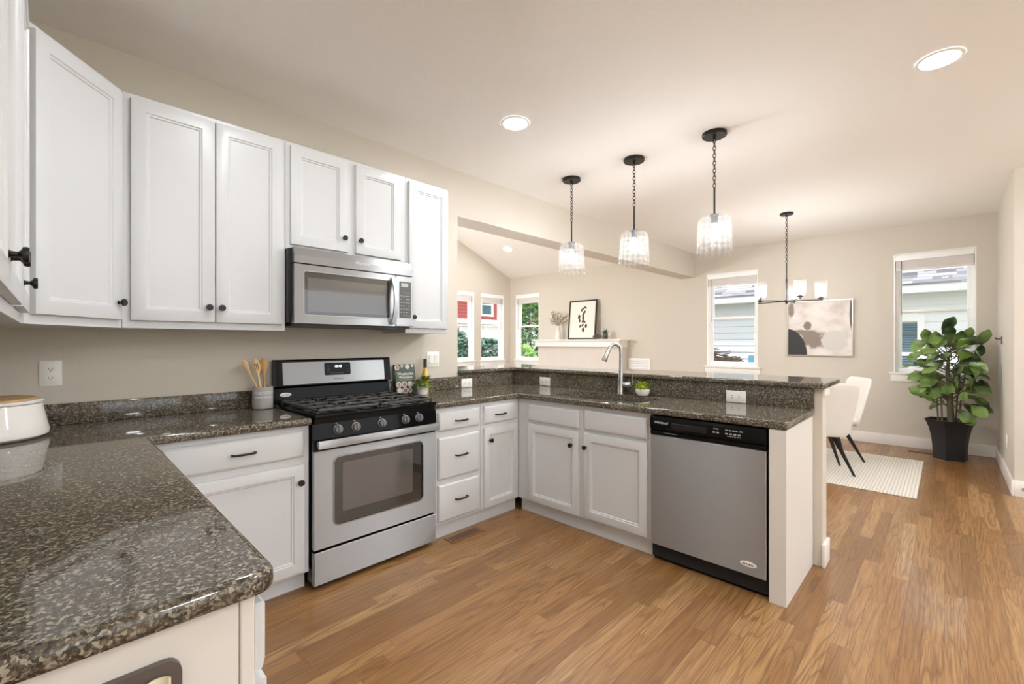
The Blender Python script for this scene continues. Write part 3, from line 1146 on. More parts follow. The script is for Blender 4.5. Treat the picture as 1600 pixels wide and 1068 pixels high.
rings = [[Vector((a, b, 0)) for a, b in outl], [Vector((a, b, 0)) for a, b in hole[::-1]]]
flat = [p for l in rings for p in l]
tr = tessellate_polygon(rings)
for w in (0.033, 0.0):
    mb.add([(p.x, p.y, w) for p in flat], [list(t) for t in tr])
mb.loft([[(a, b, 0) for a, b in outl], [(a, b, .033) for a, b in outl]], False, False)
mb.loft([[(a, b, 0) for a, b in hole], [(a, b, .033) for a, b in hole]], False, False)
od = mb.build('oven_door', 'steel', rt, ang=20)
mb = MB(P)
hl = lambda d, w: [(a, b, w) for a, b in rounded(WX0 - d, WX1 + d, WZ0 - d, WZ1 + d, 0.03 + d)]
mb.loft([hl(0, .026), hl(0.0, .0365), hl(0.005, .0365), hl(0.007, .0332)], False, False)
mb.build('window_trim', 'chrome', od)
MB(P).prism(rounded(WX0, WX1, WZ0, WZ1, 0.03), 0.012, 0.028).build('window_glass', 'blackglass', od)
MB(P).prism(rounded(1.515, 1.960, 0.385, 0.652, 0.006), 0.0281, 0.0288).build('inner_window', 'darkglass', od)
mb = MB(P)
mb.box(X0, X1, 0.734, 0.790, 0.0, 0.03)
mb.build('door_cap', 'black', od, smooth=False)
mb = MB()
mb.box(X0 + .004, X1 - .004, -0.712, -0.694, 0.753, 0.795, 0.002)
mb.box(X0 + .008, X0 + .03, -0.69, -0.655, 0.757, 0.789)
mb.box(X1 - .03, X1 - .008, -0.69, -0.655, 0.757, 0.789)
mb.build('handle', 'steel', od)
mb = MB()
mb.prism([(-0.628, 0.793), (-0.668, 0.793), (-0.660, 0.876), (-0.628, 0.876)], X0, X1, 'x')
cp = mb.build('control_panel', 'black', rt, smooth=False)
for kx in (1.484, 1.586, 1.745, 1.903, 1.999):
    mb = MB(Fr((kx, -0.6645, 0.838), (1, 0, 0), (0, 0.1, 1), (0, -1, 0.1)))
    mb.loft([[(r * math.cos(2 * math.pi * k / 20), r * math.sin(2 * math.pi * k / 20), h) for k in range(20)] for r, h in ((.026, 0), (.026, .004), (.0215, .006), (.0205, .020), (.019, .022))])
    mb.box(-0.005, 0.005, -0.0205, 0.0205, 0.020, 0.030, 0.002)
    kb = mb.build('burner_knob', 'greyknob', rt)
    mb = MB(Fr((kx, -0.6645, 0.838), (1, 0, 0), (0, 0.1, 1), (0, -1, 0.1)))
    mb.box(-0.012, -0.002, 0.031, 0.034, 0.0, 0.0015)
    mb.build('dial_mark', 'print_white', kb, smooth=False)
# burners and grates
for bx in (1.555, 1.935):
    for by in (-0.50, -0.24):
        mb = MB()
        mb.lathe([(0.055, 0.928), (0.055, 0.934), (0.040, 0.936), (0.038, 0.941), (0.0, 0.941)][:-1], (bx, by, 0), 20)
        mb.build('burner', 'grate', rt)
for gx0, gx1 in ((1.378, 1.743), (1.749, 2.113)):
    mb = MB()
    z0, z1 = 0.938, 0.952
    w = 0.013
    for y in (-0.648, -0.385, -0.125):
        mb.box(gx0, gx1, y, y + w, z0, z1, 0.003, 1)
    for x in (gx0, gx1 - w):
        mb.box(x, x + w, -0.648, -0.112, z0, z1, 0.003, 1)
    cx = (gx0 + gx1) / 2
    for by in (-0.51, -0.25):
        for dx in (-1, 1):
            mb.box(cx + dx * 0.035, cx + dx * 0.18, by - w / 2, by + w / 2, z0 + .002, z1 + .001, 0.003, 1)
        for dy in (-1, 1):
            mb.box(cx - w / 2, cx + w / 2, by + dy * 0.035, by + dy * 0.13, z0 + .002, z1 + .001, 0.003, 1)
    for x in (gx0 + .09, gx1 - .09 - w):
        mb.box(x, x + w, -0.64, -0.12, z0, z1 - .002, 0.003, 1)
    for x in (gx0, gx1 - w):
        for y in (-0.648, -0.125):
            mb.box(x, x + w, y, y + w, 0.9285, z0)
    mb.build('grate', 'grate', rt)
# backguard
mb = MB()
mb.prism([(-0.024, 0.928), (-0.085, 0.928), (-0.078, 1.02), (-0.062, 1.028), (-0.105, 1.036), (-0.088, 1.190), (-0.078, 1.198), (-0.024, 1.198)], X0 - .004, X1 + .002, 'x')
bg = mb.build('backguard', 'black', rt, smooth=False)
PB = Fr((0, -0.1048, 1.036), (1, 0, 0), (0, 0.017 / 0.154, 1), (0, -1, 0.11))
mb = MB(PB)
mb.prism(rounded(1.394, 2.082, 0.006, 0.145, 0.006), 0, 0.003)
pn = mb.build('steel_panel', 'steel', bg)
MB(PB).prism(rounded(1.650, 1.828, 0.054, 0.136, 0.010), 0.003, 0.0045).build('display_window', 'black', pn)
text_part('clock_digits', '10:48', 0.022, PB((1.742, 0.110, 0.0046)), (1, 0, 0), PB.v, 'display', pn)
mb = MB(PB)
for k in range(7):
    mb.box(1.695 + k * 0.013, 1.703 + k * 0.013, 0.064, 0.069, 0.0045, 0.0050)
for x in (1.664, 1.678, 1.80, 1.814):
    for y in (0.075, 0.092, 0.110):
        mb.box(x, x + 0.006, y, y + 0.004, 0.0045, 0.0050)
mb.build('button_marks', 'keypad', pn, smooth=False)
text_part('maker_script', 'Whirlpool', 0.017, PB((1.742, 0.030, 0.0031)), (1, 0, 0), PB.v, 'print_dark', pn, shear=0.25)
badge('oval_badge', (1.415, -0.0845, 0.982), (1, 0, 0), (0, 0.0, 1), (0, -1, 0), 0.034, 0.0125, bg)

# ------------------------------------------------------------------ microwave
rt = thing('microwave_oven', 'stainless over-the-range microwave with dark window', 'microwave', (1.74, -0.2, 1.41))
MX0, MX1 = 1.3395, 2.1275
mb = MB()
mb.box(MX0 + .0, MX1, -0.352, -0.002, 1.420, 1.843, 0.002, 1)
mb.box(MX0 + .015, MX1 - .015, -0.385, -0.02, 1.400, 1.420)
mb.build('body', 'blackmat', rt)
FX0, FX1 = 1.352, 2.127
mb = MB()
mb.prism([(-0.353, 1.757), (-0.405, 1.757), (-0.407, 1.80), (-0.398, 1.843), (-0.353, 1.843)], FX0, FX1, 'x')
vp = mb.build('vent_panel', 'steel', rt, smooth=False)
text_part('maker_script', 'Whirlpool', 0.024, (1.76, -0.4075, 1.797), (1, 0, 0), (0, 0, 1), 'plate', vp, shear=0.25)
P = Fr((0, -0.353, 0), (1, 0, 0), (0, 0, 1), (0, -1, 0))
mb = MB(P)
outl = [(FX0, 1.414), (1.990, 1.414), (1.990, 1.750), (FX0, 1.750)]
hole = rounded(1.405, 1.945, 1.464, 1.712, 0.014)
rings = [[Vector((a, b, 0)) for a, b in outl], [Vector((a, b, 0)) for a, b in hole[::-1]]]
flat = [p for l in rings for p in l]
tr = tessellate_polygon(rings)
for w in (0.052, 0.0):
    mb.add([(p.x, p.y, w) for p in flat], [list(t) for t in tr])
mb.loft([[(a, b, 0) for a, b in outl], [(a, b, .052) for a, b in outl]], False, False)
mb.loft([[(a, b, 0) for a, b in hole], [(a, b, .052) for a, b in hole]], False, False)
md = mb.build('door', 'steel', rt, ang=20)
mb = MB(P)
hl = lambda d, w: [(a, b, w) for a, b in rounded(1.405 - d, 1.945 + d, 1.464 - d, 1.712 + d, 0.014 + d)]
mb.loft([hl(0, .044), hl(0, .0545), hl(.003, .0545), hl(.004, .0522)], False, False)
mb.build('window_trim', 'chrome', md)
MB(P).prism(rounded(1.405, 1.945, 1.464, 1.712, 0.014), 0.034, 0.047).build('window_glass', 'blackglass', md)
MB(P).prism(rounded(1.428, 1.935, 1.484, 1.678, 0.004), 0.0471, 0.0476).build('inner_window', 'darkglass', md)
mb = MB()
n = 12
loops = []
for k in range(n + 1):
    z = 1.430 + 0.300 * k / n
    bow = 0.022 + 0.030 * math.sin(math.pi * k / n)
    wd = 0.017 - 0.004 * math.sin(math.pi * k / n)
    y = -0.405 - bow
    loops.append([(1.9685 - wd, y, z), (1.9685 + wd, y, z), (1.9685 + wd, y + .012, z), (1.9685 - wd, y + .012, z)])
mb.loft(loops)
mb.box(1.957, 1.980, -0.422, -0.4055, 1.430, 1.452)
mb.box(1.957, 1.980, -0.422, -0.4055, 1.708, 1.730)
mb.build('handle', 'steel', md, ang=50)
mb = MB(P)
mb.rects(1.996, FX1, 1.414, 1.750, [(0, 0), (0, .049), (.003, .052)])
kp = mb.build('control_panel', 'steel', rt, smooth=False)
MB(P).prism(rounded(2.021, 2.110, 1.471, 1.714, 0.004), 0.052, 0.0532).build('keypad', 'keypad', kp)
MB(P).prism(rounded(2.034, 2.088, 1.679, 1.704, 0.003), 0.0533, 0.0538).build('display', 'lcd', kp)
mb = MB(P)
for i in range(4):
    for j in range(8):
        if (i * 3 + j * 5) % 7 != 0:
            mb.box(2.030 + i * 0.020, 2.041 + i * 0.020, 1.484 + j * 0.022, 1.488 + j * 0.022, 0.0533, 0.0536)
mb.build('key_print', 'lcd', kp, smooth=False)

# ------------------------------------------------------------------ dishwasher
rt = thing('dishwasher', 'stainless dishwasher with black control strip in the peninsula', 'dishwasher', (3.2, -2.06, 0))
DY0, DY1 = -2.3715, -1.745
mb = MB()
mb.box(2.952, 3.50, DY0 - .003, DY1 + .006, 0.02, 0.868)
mb.box(2.99, 3.3, DY0, DY1, 0.0, 0.02)
mb.build('tub', 'shadowgap', rt, smooth=False)
MB().box(2.965, 2.985, DY0, DY1, 0.004, 0.100).build('toe_panel', 'black', rt, smooth=False)
P = Fr((2.9515, 0, 0), (0, 1, 0), (0, 0, 1), (-1, 0, 0))
mb = MB(P)
mb.rects(DY0 + .004, DY1, 0.104, 0.757, [(0, 0), (0, .030), (.004, .036)])
dp = mb.build('door_panel', 'steel', rt, smooth=False)
mb = MB()
mb.prism([(2.9515, 0.760), (2.918, 0.760), (2.912, 0.775), (2.920, 0.783), (2.909, 0.800), (2.906, 0.855), (2.914, 0.868), (2.9515, 0.868)], DY0 + .004, DY1, 'y')
cs = mb.build('control_strip', 'black', rt, smooth=False)
PQ = Fr((2.9065, 0, 0), (0, -1, 0), (0, 0, 1), (-1, 0, 0))
text_part('maker_script', 'Whirlpool', 0.020, PQ((1.815, 0.834, 0.0012)), (0, -1, 0), (0, 0, 1), 'print_white', cs, shear=0.2)
mb = MB(PQ)
mb.box(1.88, 2.08, 0.806, 0.838, 0.0, 0.0025, 0.001, 1)
mb.build('handle_recess', 'blackmat', cs)
mb = MB(PQ)
for i, (a, b) in enumerate(((2.115, 2.125), (2.13, 2.14), (2.175, 2.188), (2.193, 2.205), (2.21, 2.222), (2.227, 2.236), (2.245, 2.262))):
    mb.box(a, b, 0.838, 0.843, 0.0008, 0.002)
for i, a in enumerate((2.11, 2.13, 2.175, 2.196, 2.217, 2.238)):
    mb.box(a, a + 0.013, 0.818, 0.825, 0.0008, 0.002)
for i in range(6):
    mb.box(2.185 + i * 0.012, 2.193 + i * 0.012, 0.808, 0.811, 0.0008, 0.002)
mb.build('button_print', 'lcd', cs, smooth=False)
badge('oval_badge', (2.9155, -2.285, 0.162), (0, -1, 0), (0, 0, 1), (-1, 0, 0), 0.040, 0.0145, dp)

# ------------------------------------------------------------------ outlets and switches
def outlet(label, P, cu, cv, horizontal=False, group='white power outlets'):
    c = P((cu, cv, 0))
    rt = thing('power_outlet', label, 'outlet', c, group)
    hw, hh = (0.060, 0.038) if horizontal else (0.038, 0.060)
    mb = MB(P)
    mb.rects(cu - hw, cu + hw, cv - hh, cv + hh, [(0, 0.0005), (0, .004), (.004, .0065)])
    mb.build('cover_plate', 'plate', rt)
    for s in (-1, 1):
        a, b = (cu + s * 0.021, cv) if horizontal else (cu, cv + s * 0.021)
        mb = MB(P)
        pts = [(a + 0.0165 * math.cos(2 * math.pi * k / 20), b + 0.0165 * math.sin(2 * math.pi * k / 20)) for k in range(20)]
        mb.prism(pts, 0.0065, 0.0085)
        so = mb.build('socket', 'plate', rt)
        mb = MB(P)
        for d in (-1, 1):
            if horizontal:
                mb.box(a - .004, a + .005, b + d * .006 - .001, b + d * .006 + .001, 0.0086, 0.0090)
            else:
                mb.box(a + d * .006 - .001, a + d * .006 + .001, b - .004, b + .005, 0.0086, 0.0090)
        mb.box(a - .002, a + .002, b - .011, b - .007, 0.0086, 0.0090)
        mb.build('slots', 'slot', so, smooth=False)


outlet('white duplex outlet on the wall above the white pot', PA, 0.403, 1.160)
PAs = Fr((0, -0.022, 0), (1, 0, 0), (0, 0, 1), (0, -1, 0))
outlet('white outlet on the granite splash below the wall end', PAs, 2.922, 0.954, True)
PPs = Fr((3.515, 0, 0), (0, 1, 0), (0, 0, 1), (-1, 0, 0))
outlet('white outlet on the granite splash near the inner corner', PPs, -0.415, 0.954, True)
outlet('white outlet on the granite splash above the dishwasher', PPs, -2.036, 0.954, True)
rt = thing('light_switch', 'white double rocker switch at the end of the stove wall', 'light switch', (2.58, 0, 1.168))
mb = MB(PA)
mb.rects(2.520, 2.640, 1.106, 1.230, [(0, .0005), (0, .004), (.004, .0065)])
mb.build('cover_plate', 'plate', rt)
for a in (2.555, 2.605):
    mb = MB(PA)
    mb.rects(a - .017, a + .017, 1.134, 1.202, [(0, .0065), (0, .0075), (.002, .0115)])
    mb.build('rocker', 'ceramic', rt)
PR = Fr((0, YS, 0), (1, 0, 0), (0, 0, 1), (0, 1, 0))
outlet('white outlet low on the dining return wall', PR, 6.72, 0.37)
rt = thing('coat_hook', 'small dark hook on the dining return wall', 'hook', (7.26, YS, 1.33))
MB(PR).box(7.24, 7.28, 1.29, 1.37, 0.0005, 0.010, 0.003).build('plate', 'greyknob', rt)
MB(PR).tube([(7.26, 1.35, 0.01), (7.26, 1.34, 0.04), (7.26, 1.36, 0.05)], 0.006, 8).build('peg', 'blackmat', rt)
rt = thing('door_stop', 'small round door stop on the hall baseboard', 'door stop', (XH - .016, YS - 0.05, 0.07))
MB().lathe([(0.014, XH - .0165), (0.014, XH - .022), (0.006, XH - .024), (0.006, XH - .045), (0.012, XH - .047), (0.011, XH - .058)], (0, YS - 0.055, 0.07), 14, 'x').build('stop', 'chrome', rt)


# ------------------------------------------------------------------ recessed lights
def can(label, x, y, z, nrm=(0, 0, -1)):
    n_ = Vector(nrm).normalized()
    u_ = Vector((0, 1, 0))
    u_ = (u_ - n_ * u_.dot(n_)).normalized()
    P = Fr((x, y, z), u_, n_.cross(u_), n_)
    rt = thing('recessed_light', label, 'ceiling light', (x, y, z), 'recessed ceiling lights')
    circ = lambda r, w: [(r * math.cos(2 * math.pi * k / 28), r * math.sin(2 * math.pi * k / 28), w) for k in range(28)]
    MB(P).loft([circ(.098, .0005), circ(.096, .006), circ(.082, .008), circ(.076, .003)], False, False).build('trim_ring', 'plate', rt)
    MB(P).loft([circ(.077, .0012), circ(.076, .003)], True, True).build('lens', 'can', rt, smooth=False)


can('recessed ceiling light over the range side of the kitchen', 2.591, -0.929, H)
can('recessed ceiling light near the hall corner', 3.654, -2.991, H)
vn = Vector((-0.416, 0, -1)).normalized()
lx, ly = 6.89, 3.42
can('small recessed light in the vaulted living room ceiling', lx, ly, vz(lx), vn)
can('recessed light above the near worktop', 1.20, -1.23, H)
can('added unseen recessed fill light above the camera side of the kitchen', 1.6, -3.0, H)  # this and the next three are unseen, added to brighten the kitchen
can('added unseen recessed fill light behind the camera near the added glazing', 1.3, -4.4, H)
can('added unseen recessed fill light behind the camera in the middle bay', 3.0, -4.3, H)
can('added unseen recessed fill light behind the camera by the hall', 4.8, -4.3, H)
for i, (x_, y_) in enumerate(((4.9, 2.99), (4.9, 1.2), (3.0, 2.0))):  # unseen vault lights added to brighten the living room
    can('added unseen recessed fill light in the vault ' + ('towards the end wall', 'behind the beam', 'by the far west wall')[i], x_, y_, vz(x_), vn)

# ------------------------------------------------------------------ pendants
def chain(mb, x, y, z0, z1, link=0.034, r=0.0028, w=0.010):
    n = max(2, round((z0 - z1) / (link * 0.78)))
    st = (z0 - z1) / n
    for k in range(n):
        zc = z0 - st * (k + .5)
        u_ = Vector((1, 0, 0)) if k % 2 else Vector((0, 1, 0))
        pts = []
        h = link / 2
        for i in range(13):
            a = 2 * math.pi * i / 12
            pts.append(Vector((x, y, zc)) + u_ * (w * math.cos(a)) + Vector((0, 0, h * math.sin(a))))
        mb.tube(pts, r, 6, False)


def pendant():
    rt = thing('pendant_light', '', 'pendant light', (3.685, 0, H), 'cut-glass pendants over the bar')
    x, y = 3.685, 0.0
    mb = MB()
    mb.lathe([(0.082, H - .0005), (0.082, H - .020), (0.078, H - .025)], (x, y, 0), 28)
    mb.lathe([(0.012, H - .025), (0.010, H - .045)], (x, y, 0), 12)
    for s in (-1, 1):
        mb.lathe([(0.005, H - .025), (0.004, H - .040)], (x + s * .04, y + s * .02, 0), 8)
    mb.build('canopy', 'blackmat', rt)
    mb = MB()
    chain(mb, x, y, H - .040, 2.405)
    mb.build('chain', 'blackmat', rt)
    MB().lathe([(0.0065, 2.405), (0.0065, 2.205)], (x, y, 0), 12).build('rod', 'blackmat', rt)
    mb = MB()
    mb.lathe([(0.008, 2.216), (0.030, 2.212), (0.033, 2.206), (0.026, 2.200), (0.021, 2.165), (0.027, 2.150), (0.024, 2.146)], (x, y, 0), 20)
    mb.build('socket', 'greyknob', rt)
    n = 68
    mod = lambda a, h: 1 + 0.012 * math.cos(17 * a)
    outer = [(0.034, 2.203), (0.075, 2.200), (0.098, 2.190), (0.108, 2.172), (0.1115, 2.15), (0.113, 2.10), (0.1165, 2.05), (0.1195, 2.0), (0.1235, 1.945), (0.125, 1.932)]
    inner = [(r - 0.005, z - (0.004 if i < 3 else 0)) for i, (r, z) in enumerate(outer)]
    prof = outer + [(0.1225, 1.928)] + inner[::-1]
    mb = MB()
    mb.lathe(prof, (x, y, 0), n, cap0=False, cap1=False, mod=mod)
    mb.build('glass_shade', 'cutglass', rt)
    mb = MB()
    mb.lathe([(0.013, 2.148), (0.014, 2.128), (0.022, 2.105), (0.0295, 2.078), (0.030, 2.062), (0.024, 2.042), (0.012, 2.032)], (x, y, 0), 18)
    mb.build('bulb', 'bulb', rt)
    return rt


p0 = pendant()
for i, (yy, lab) in enumerate(((-0.585, 'clear cut-glass pendant above the bar nearest the stove wall'), (-1.21, 'middle one of the three cut-glass pendants above the bar'),
                               (-1.838, 'clear cut-glass pendant above the free end of the bar'))):
    o = p0 if i == 0 else copy_tree(p0)
    o.location = (3.685, yy, H)
    o['label'] = lab

# ------------------------------------------------------------------ chandelier
rt = thing('chandelier', 'dark metal five-arm chandelier with glass cups over the dining area', 'chandelier', (6.276, -1.704, H))
cx, cy = 6.276, -1.704
mb = MB()
mb.lathe([(0.068, H - .0005), (0.068, H - .016), (0.063, H - .022)], (cx, cy, 0), 24)
mb.lathe([(0.011, H - .022), (0.009, H - .042)], (cx, cy, 0), 12)
mb.build('canopy', 'blackmat', rt)
mb = MB()
chain(mb, cx, cy, H - .04, 2.22, 0.036)
mb.build('chain', 'blackmat', rt)
mb = MB()
mb.lathe([(0.006, 2.225), (0.006, 2.04), (0.011, 2.035), (0.011, 1.99), (0.009, 1.98), (0.009, 1.80), (0.024, 1.795), (0.024, 1.772), (0.012, 1.765), (0.010, 1.752)], (cx, cy, 0), 14)
mb.build('stem', 'blackmat', rt)
view = Vector((cx - 0.42, cy + 3.017, 0)).normalized()
right = Vector((view.y, -view.x, 0))
for k in range(5):
    a = R(4 + 72 * k)
    d = right * math.cos(a) + view * math.sin(a)
    e = Vector((cx, cy, 0)) + d * 0.325
    mb = MB()
    mb.tube([Vector((cx, cy, 1.783)) + d * 0.02, Vector((e.x, e.y, 1.783))], 0.006, 8)
    mb.tube([Vector((e.x, e.y, 1.783)) - d * 0.001, Vector((e.x, e.y, 1.783)) + d * 0.022], 0.006, 8)
    mb.lathe([(0.005, 1.783), (0.005, 1.795), (0.028, 1.800), (0.030, 1.806), (0.014, 1.810), (0.014, 1.830)], (e.x, e.y, 0), 14)
    arm = mb.build('arm', 'blackmat', rt)
    outer = [(0.026, 1.806), (0.048, 1.807), (0.052, 1.812), (0.056, 1.86), (0.061, 1.92), (0.065, 1.975), (0.066, 1.985)]
    inner = [(r - .004, z + (.004 if i < 3 else 0)) for i, (r, z) in enumerate(outer)]
    MB().lathe(outer + [(0.064, 1.987)] + inner[::-1], (e.x, e.y, 0), 24, cap0=False, cap1=False).build('glass_cup', 'shadeglass', arm)
    MB().lathe([(0.012, 1.830), (0.014, 1.845), (0.026, 1.875), (0.030, 1.90), (0.028, 1.925), (0.015, 1.942)], (e.x, e.y, 0), 16).build('bulb', 'cbulb', arm)

# ------------------------------------------------------------------ unseen globe lamps added to brighten the rooms
def fill_globe_lamp(label, x, y, z, r, power, stand):
    rt = thing('fill_floor_lamp' if stand else 'fill_globe_light', label, 'lamp', (x, y, 0 if stand else H))
    if stand:
        MB().lathe([(0.14, 0.0005), (0.14, 0.015), (0.02, 0.03)], (x, y, 0), 28).build('base', 'blackmat', rt)
        MB().lathe([(0.012, 0.028), (0.012, z - r)], (x, y, 0), 12).build('pole', 'blackmat', rt)
    else:
        MB().lathe([(0.07, H - .0005), (0.07, H - .02), (0.012, H - .03), (0.012, z + r)], (x, y, 0), 20).build('canopy', 'blackmat', rt)
    m = mat('fill_globe_emission', (1, 1, 1), 0.3, emit=(0.93, 0.965, 1.0), es=power)  # glowing surface of the added fill lamps
    MB().sphere((x, y, z), r, 24, 14).build('globe', m, rt)


fill_globe_lamp('added unseen globe fill lamp in the living room behind the stove wall', 4.2, 2.6, 1.75, 0.17, 90.0, True)
fill_globe_lamp('added unseen globe fill light behind the camera', 4.65, -4.6, 2.60, 0.14, 30.0, False)
fill_globe_lamp('second added unseen globe fill light behind the camera', 1.2, -4.6, 2.40, 0.15, 22.0, False)

# ------------------------------------------------------------------ things on the worktop
rt = thing('ceramic_pot', 'large white ceramic pot with wooden lid on the corner worktop', 'pot', (0.217, -0.275, ZC1))
px, py = 0.217, -0.275
mb = MB()
mb.lathe([(0.150, ZC1 + .0005), (0.172, ZC1 + .003), (0.185, ZC1 + .014), (0.187, ZC1 + .03), (0.180, ZC1 + .06), (0.168, ZC1 + .125), (0.165, ZC1 + .140), (0.160, ZC1 + .141)], (px, py, 0), 56)
mb.build('pot_body', 'ceramic', rt)
mb = MB()
mb.lathe([(0.164, ZC1 + .1415), (0.170, ZC1 + .145), (0.171, ZC1 + .152), (0.166, ZC1 + .156), (0.15, ZC1 + .1565)], (px, py, 0), 56)
mb.build('lid_rim', 'ceramic', rt)
mb = MB()
mb.lathe([(0.150, ZC1 + .157), (0.149, ZC1 + .163), (0.145, ZC1 + .165)], (px, py, 0), 48)
mb.build('lid', 'wood_lid', rt)

jx, jy = 1.278, -0.112
rt = thing('utensil_jar', 'grey stoneware utensil jar with white lettering beside the range', 'jar', (jx, jy, ZC1))
mb = MB()
mb.lathe([(0.048, ZC1 + .0005), (0.054, ZC1 + .004), (0.055, ZC1 + .012), (0.055, ZC1 + .128), (0.053, ZC1 + .131), (0.049, ZC1 + .129), (0.049, ZC1 + .012), (0.0, ZC1 + .010)][:-1], (jx, jy, 0), 36, cap1=True)
mb.build('jar_body', 'jar', rt)
# curved lettering: one glyph at a time round the jar
vd = math.atan2(-3.017 - jy, 0.42 - jx)


def jar_text(name, body, size, z, a0, da):
    for i, ch in enumerate(body):
        a = vd + a0 + da * i
        nrm = Vector((math.cos(a), math.sin(a), 0))
        text_part(name, ch, size, Vector((jx, jy, z)) + nrm * 0.0553, (-nrm.y, nrm.x, 0), (0, 0, 1), 'print_white', rt)


jar_text('lettering', 'COUVERTS', 0.024, ZC1 + 0.096, -0.72, 0.29)
mb = MB()
for i in range(13):
    if i in (6,):
        continue
    a = vd - 0.70 + 0.135 * i
    nrm = Vector((math.cos(a), math.sin(a), 0)); tg = Vector((-nrm.y, nrm.x, 0))
    c = Vector((jx, jy, ZC1 + 0.070)) + nrm * 0.0552
    mb.xf = Fr(c, tg, (0, 0, 1), nrm)
    mb.box(-0.0024, 0.0024, -0.0022, 0.0030 + 0.001 * (i % 3), 0, 0.0005)
mb.build('small_print', 'print_white', rt, smooth=False)


def spoon(label, base, top, head_w, head_l, m, slots=False, bend=0.0):
    rt = thing('wooden_spoon', label, 'spoon', base, 'wooden utensils in the grey jar')
    base, top = Vector(base), Vector(top)
    ax = (top - base).normalized()
    vw = Vector((0.42 - jx, -3.017 - jy, 0)).normalized()
    sd_ = ax.cross(vw).normalized()
    nn = sd_.cross(ax).normalized()
    L = (top - base).length
    n = 16
    loops = []
    for k in range(n + 1):
        s = L * k / n
        hs = (s - (L - head_l)) / head_l
        if hs <= -0.35:
            hw = 0.0065
        elif hs <= 0:
            hw = 0.0065 + (head_w * 0.45 - 0.0065) * ((hs + 0.35) / 0.35) ** 1.6
        else:
            hw = head_w * (0.45 + 0.55 * math.sin(min(1.0, hs / 0.55) * math.pi / 2)) if hs < 0.55 else head_w * math.sqrt(max(0.03, 1 - ((hs - 0.55) / 0.46) ** 2))
        th = 0.0055 if hs < -0.1 else 0.004
        c = base + ax * s + sd_ * (bend * math.sin(math.pi * k / n))
        loops.append([c - sd_ * hw, c - sd_ * hw * .6 + nn * th, c + sd_ * hw * .6 + nn * th, c + sd_ * hw, c + sd_ * hw * .6 - nn * th, c - sd_ * hw * .6 - nn * th])
    o = MB().loft(loops).build('spoon_body', m, rt, ang=60)
    if slots:
        mb = MB()
        c = top - ax * head_l * 0.52
        mb.xf = Fr(c, sd_, ax, nn)
        for x in (-0.008, 0.0, 0.008):
            mb.box(x - .0014, x + .0014, -0.018, 0.018, 0.0035, 0.0047)
        mb.build('slots', 'slot', rt, smooth=False)
    return rt


spoon('narrow pale wooden spoon leaning outward in the grey jar', (jx + 0.030, jy - 0.015, ZC1 + .016), (jx - 0.100, jy + 0.014, 1.205), 0.016, 0.075, 'spoon', bend=-0.006)
spoon('slotted pale wooden turner in the middle of the grey jar', (jx + 0.000, jy - 0.034, ZC1 + .016), (jx - 0.044, jy - 0.010, 1.208), 0.021, 0.085, 'spoon', True)
spoon('broad golden bamboo spoon next to the range in the grey jar', (jx + 0.018, jy + 0.0, ZC1 + .015), (jx + 0.012, jy + 0.034, 1.212), 0.026, 0.080, 'spoon_dark')

# cookbook leaning on the wall
rt = thing('cookbook', 'green cookbook with food photos leaning against the stove wall', 'book', (2.28, -0.05, ZC1))
BW, BH, BT = 0.170, 0.225, 0.022
u_ = Vector((1.0, -0.05, 0)).normalized()
P = Fr((2.198, -0.088, ZC1 + .0062), u_, Vector((0.0, 0.20, 0.98)).normalized(), (0, 0, 0))
P.w = P.u.cross(P.v)
MB(P).box(0.002, BW - .002, 0.002, BH - .002, -BT + .002, -.002).build('pages', 'paper', rt)
mb = MB(P)
mb.box(0, BW, 0, BH, -.0019, 0.0)
mb.box(0, BW, 0, BH, -BT, -BT + .0019)
mb.box(-.0015, .0015, 0, BH, -BT, 0)
cv = mb.build('cover', 'bookgreen', rt, smooth=False)
text_part('title_lettering', 'Weeknight', 0.030, P((BW * 0.50, 0.150, .0001)), P.u, P.v, 'print_white', cv, bold=0.0006)
text_part('title_lettering', 'Wonders', 0.030, P((BW * 0.50, 0.124, .0001)), P.u, P.v, 'print_white', cv, bold=0.0006)
mb = MB(P)
for k in range(9):
    mb.box(0.030 + k * 0.012, 0.039 + k * 0.012, 0.103, 0.106, 0.0001, 0.0004)
mb.build('small_print', 'print_white', cv, smooth=False)
for (a, b, r, col) in ((0.02, 0.200, 0.024, 'bookpink'), (0.062, 0.212, 0.020, 'bookpink'), (0.108, 0.205, 0.024, 'paper'), (0.152, 0.212, 0.014, 'paper'),
                       (0.022, 0.070, 0.024, 'bookpink'), (0.068, 0.072, 0.022, 'bookpink'), (0.116, 0.070, 0.022, 'paper'),
                       (0.024, 0.024, 0.022, 'paper'), (0.070, 0.024, 0.023, 'bookpink'), (0.112, 0.025, 0.019, 'bookpink')):
    r = min(r, a - .001, BW - a - .001, BH - b - .001, b - .001) if min(a, BW - a, b, BH - b) < r else r
    ci = lambda q, w: [(a + q * math.cos(2 * math.pi * k / 20), b + q * math.sin(2 * math.pi * k / 20), w) for k in range(20)]
    MB(P).loft([ci(r, .0001), ci(r, .0004)]).build('plate_picture', 'print_white', cv, smooth=False)
    MB(P).loft([ci(r * .68, .0004), ci(r * .68, .0007)]).build('food_picture', col, cv, smooth=False)

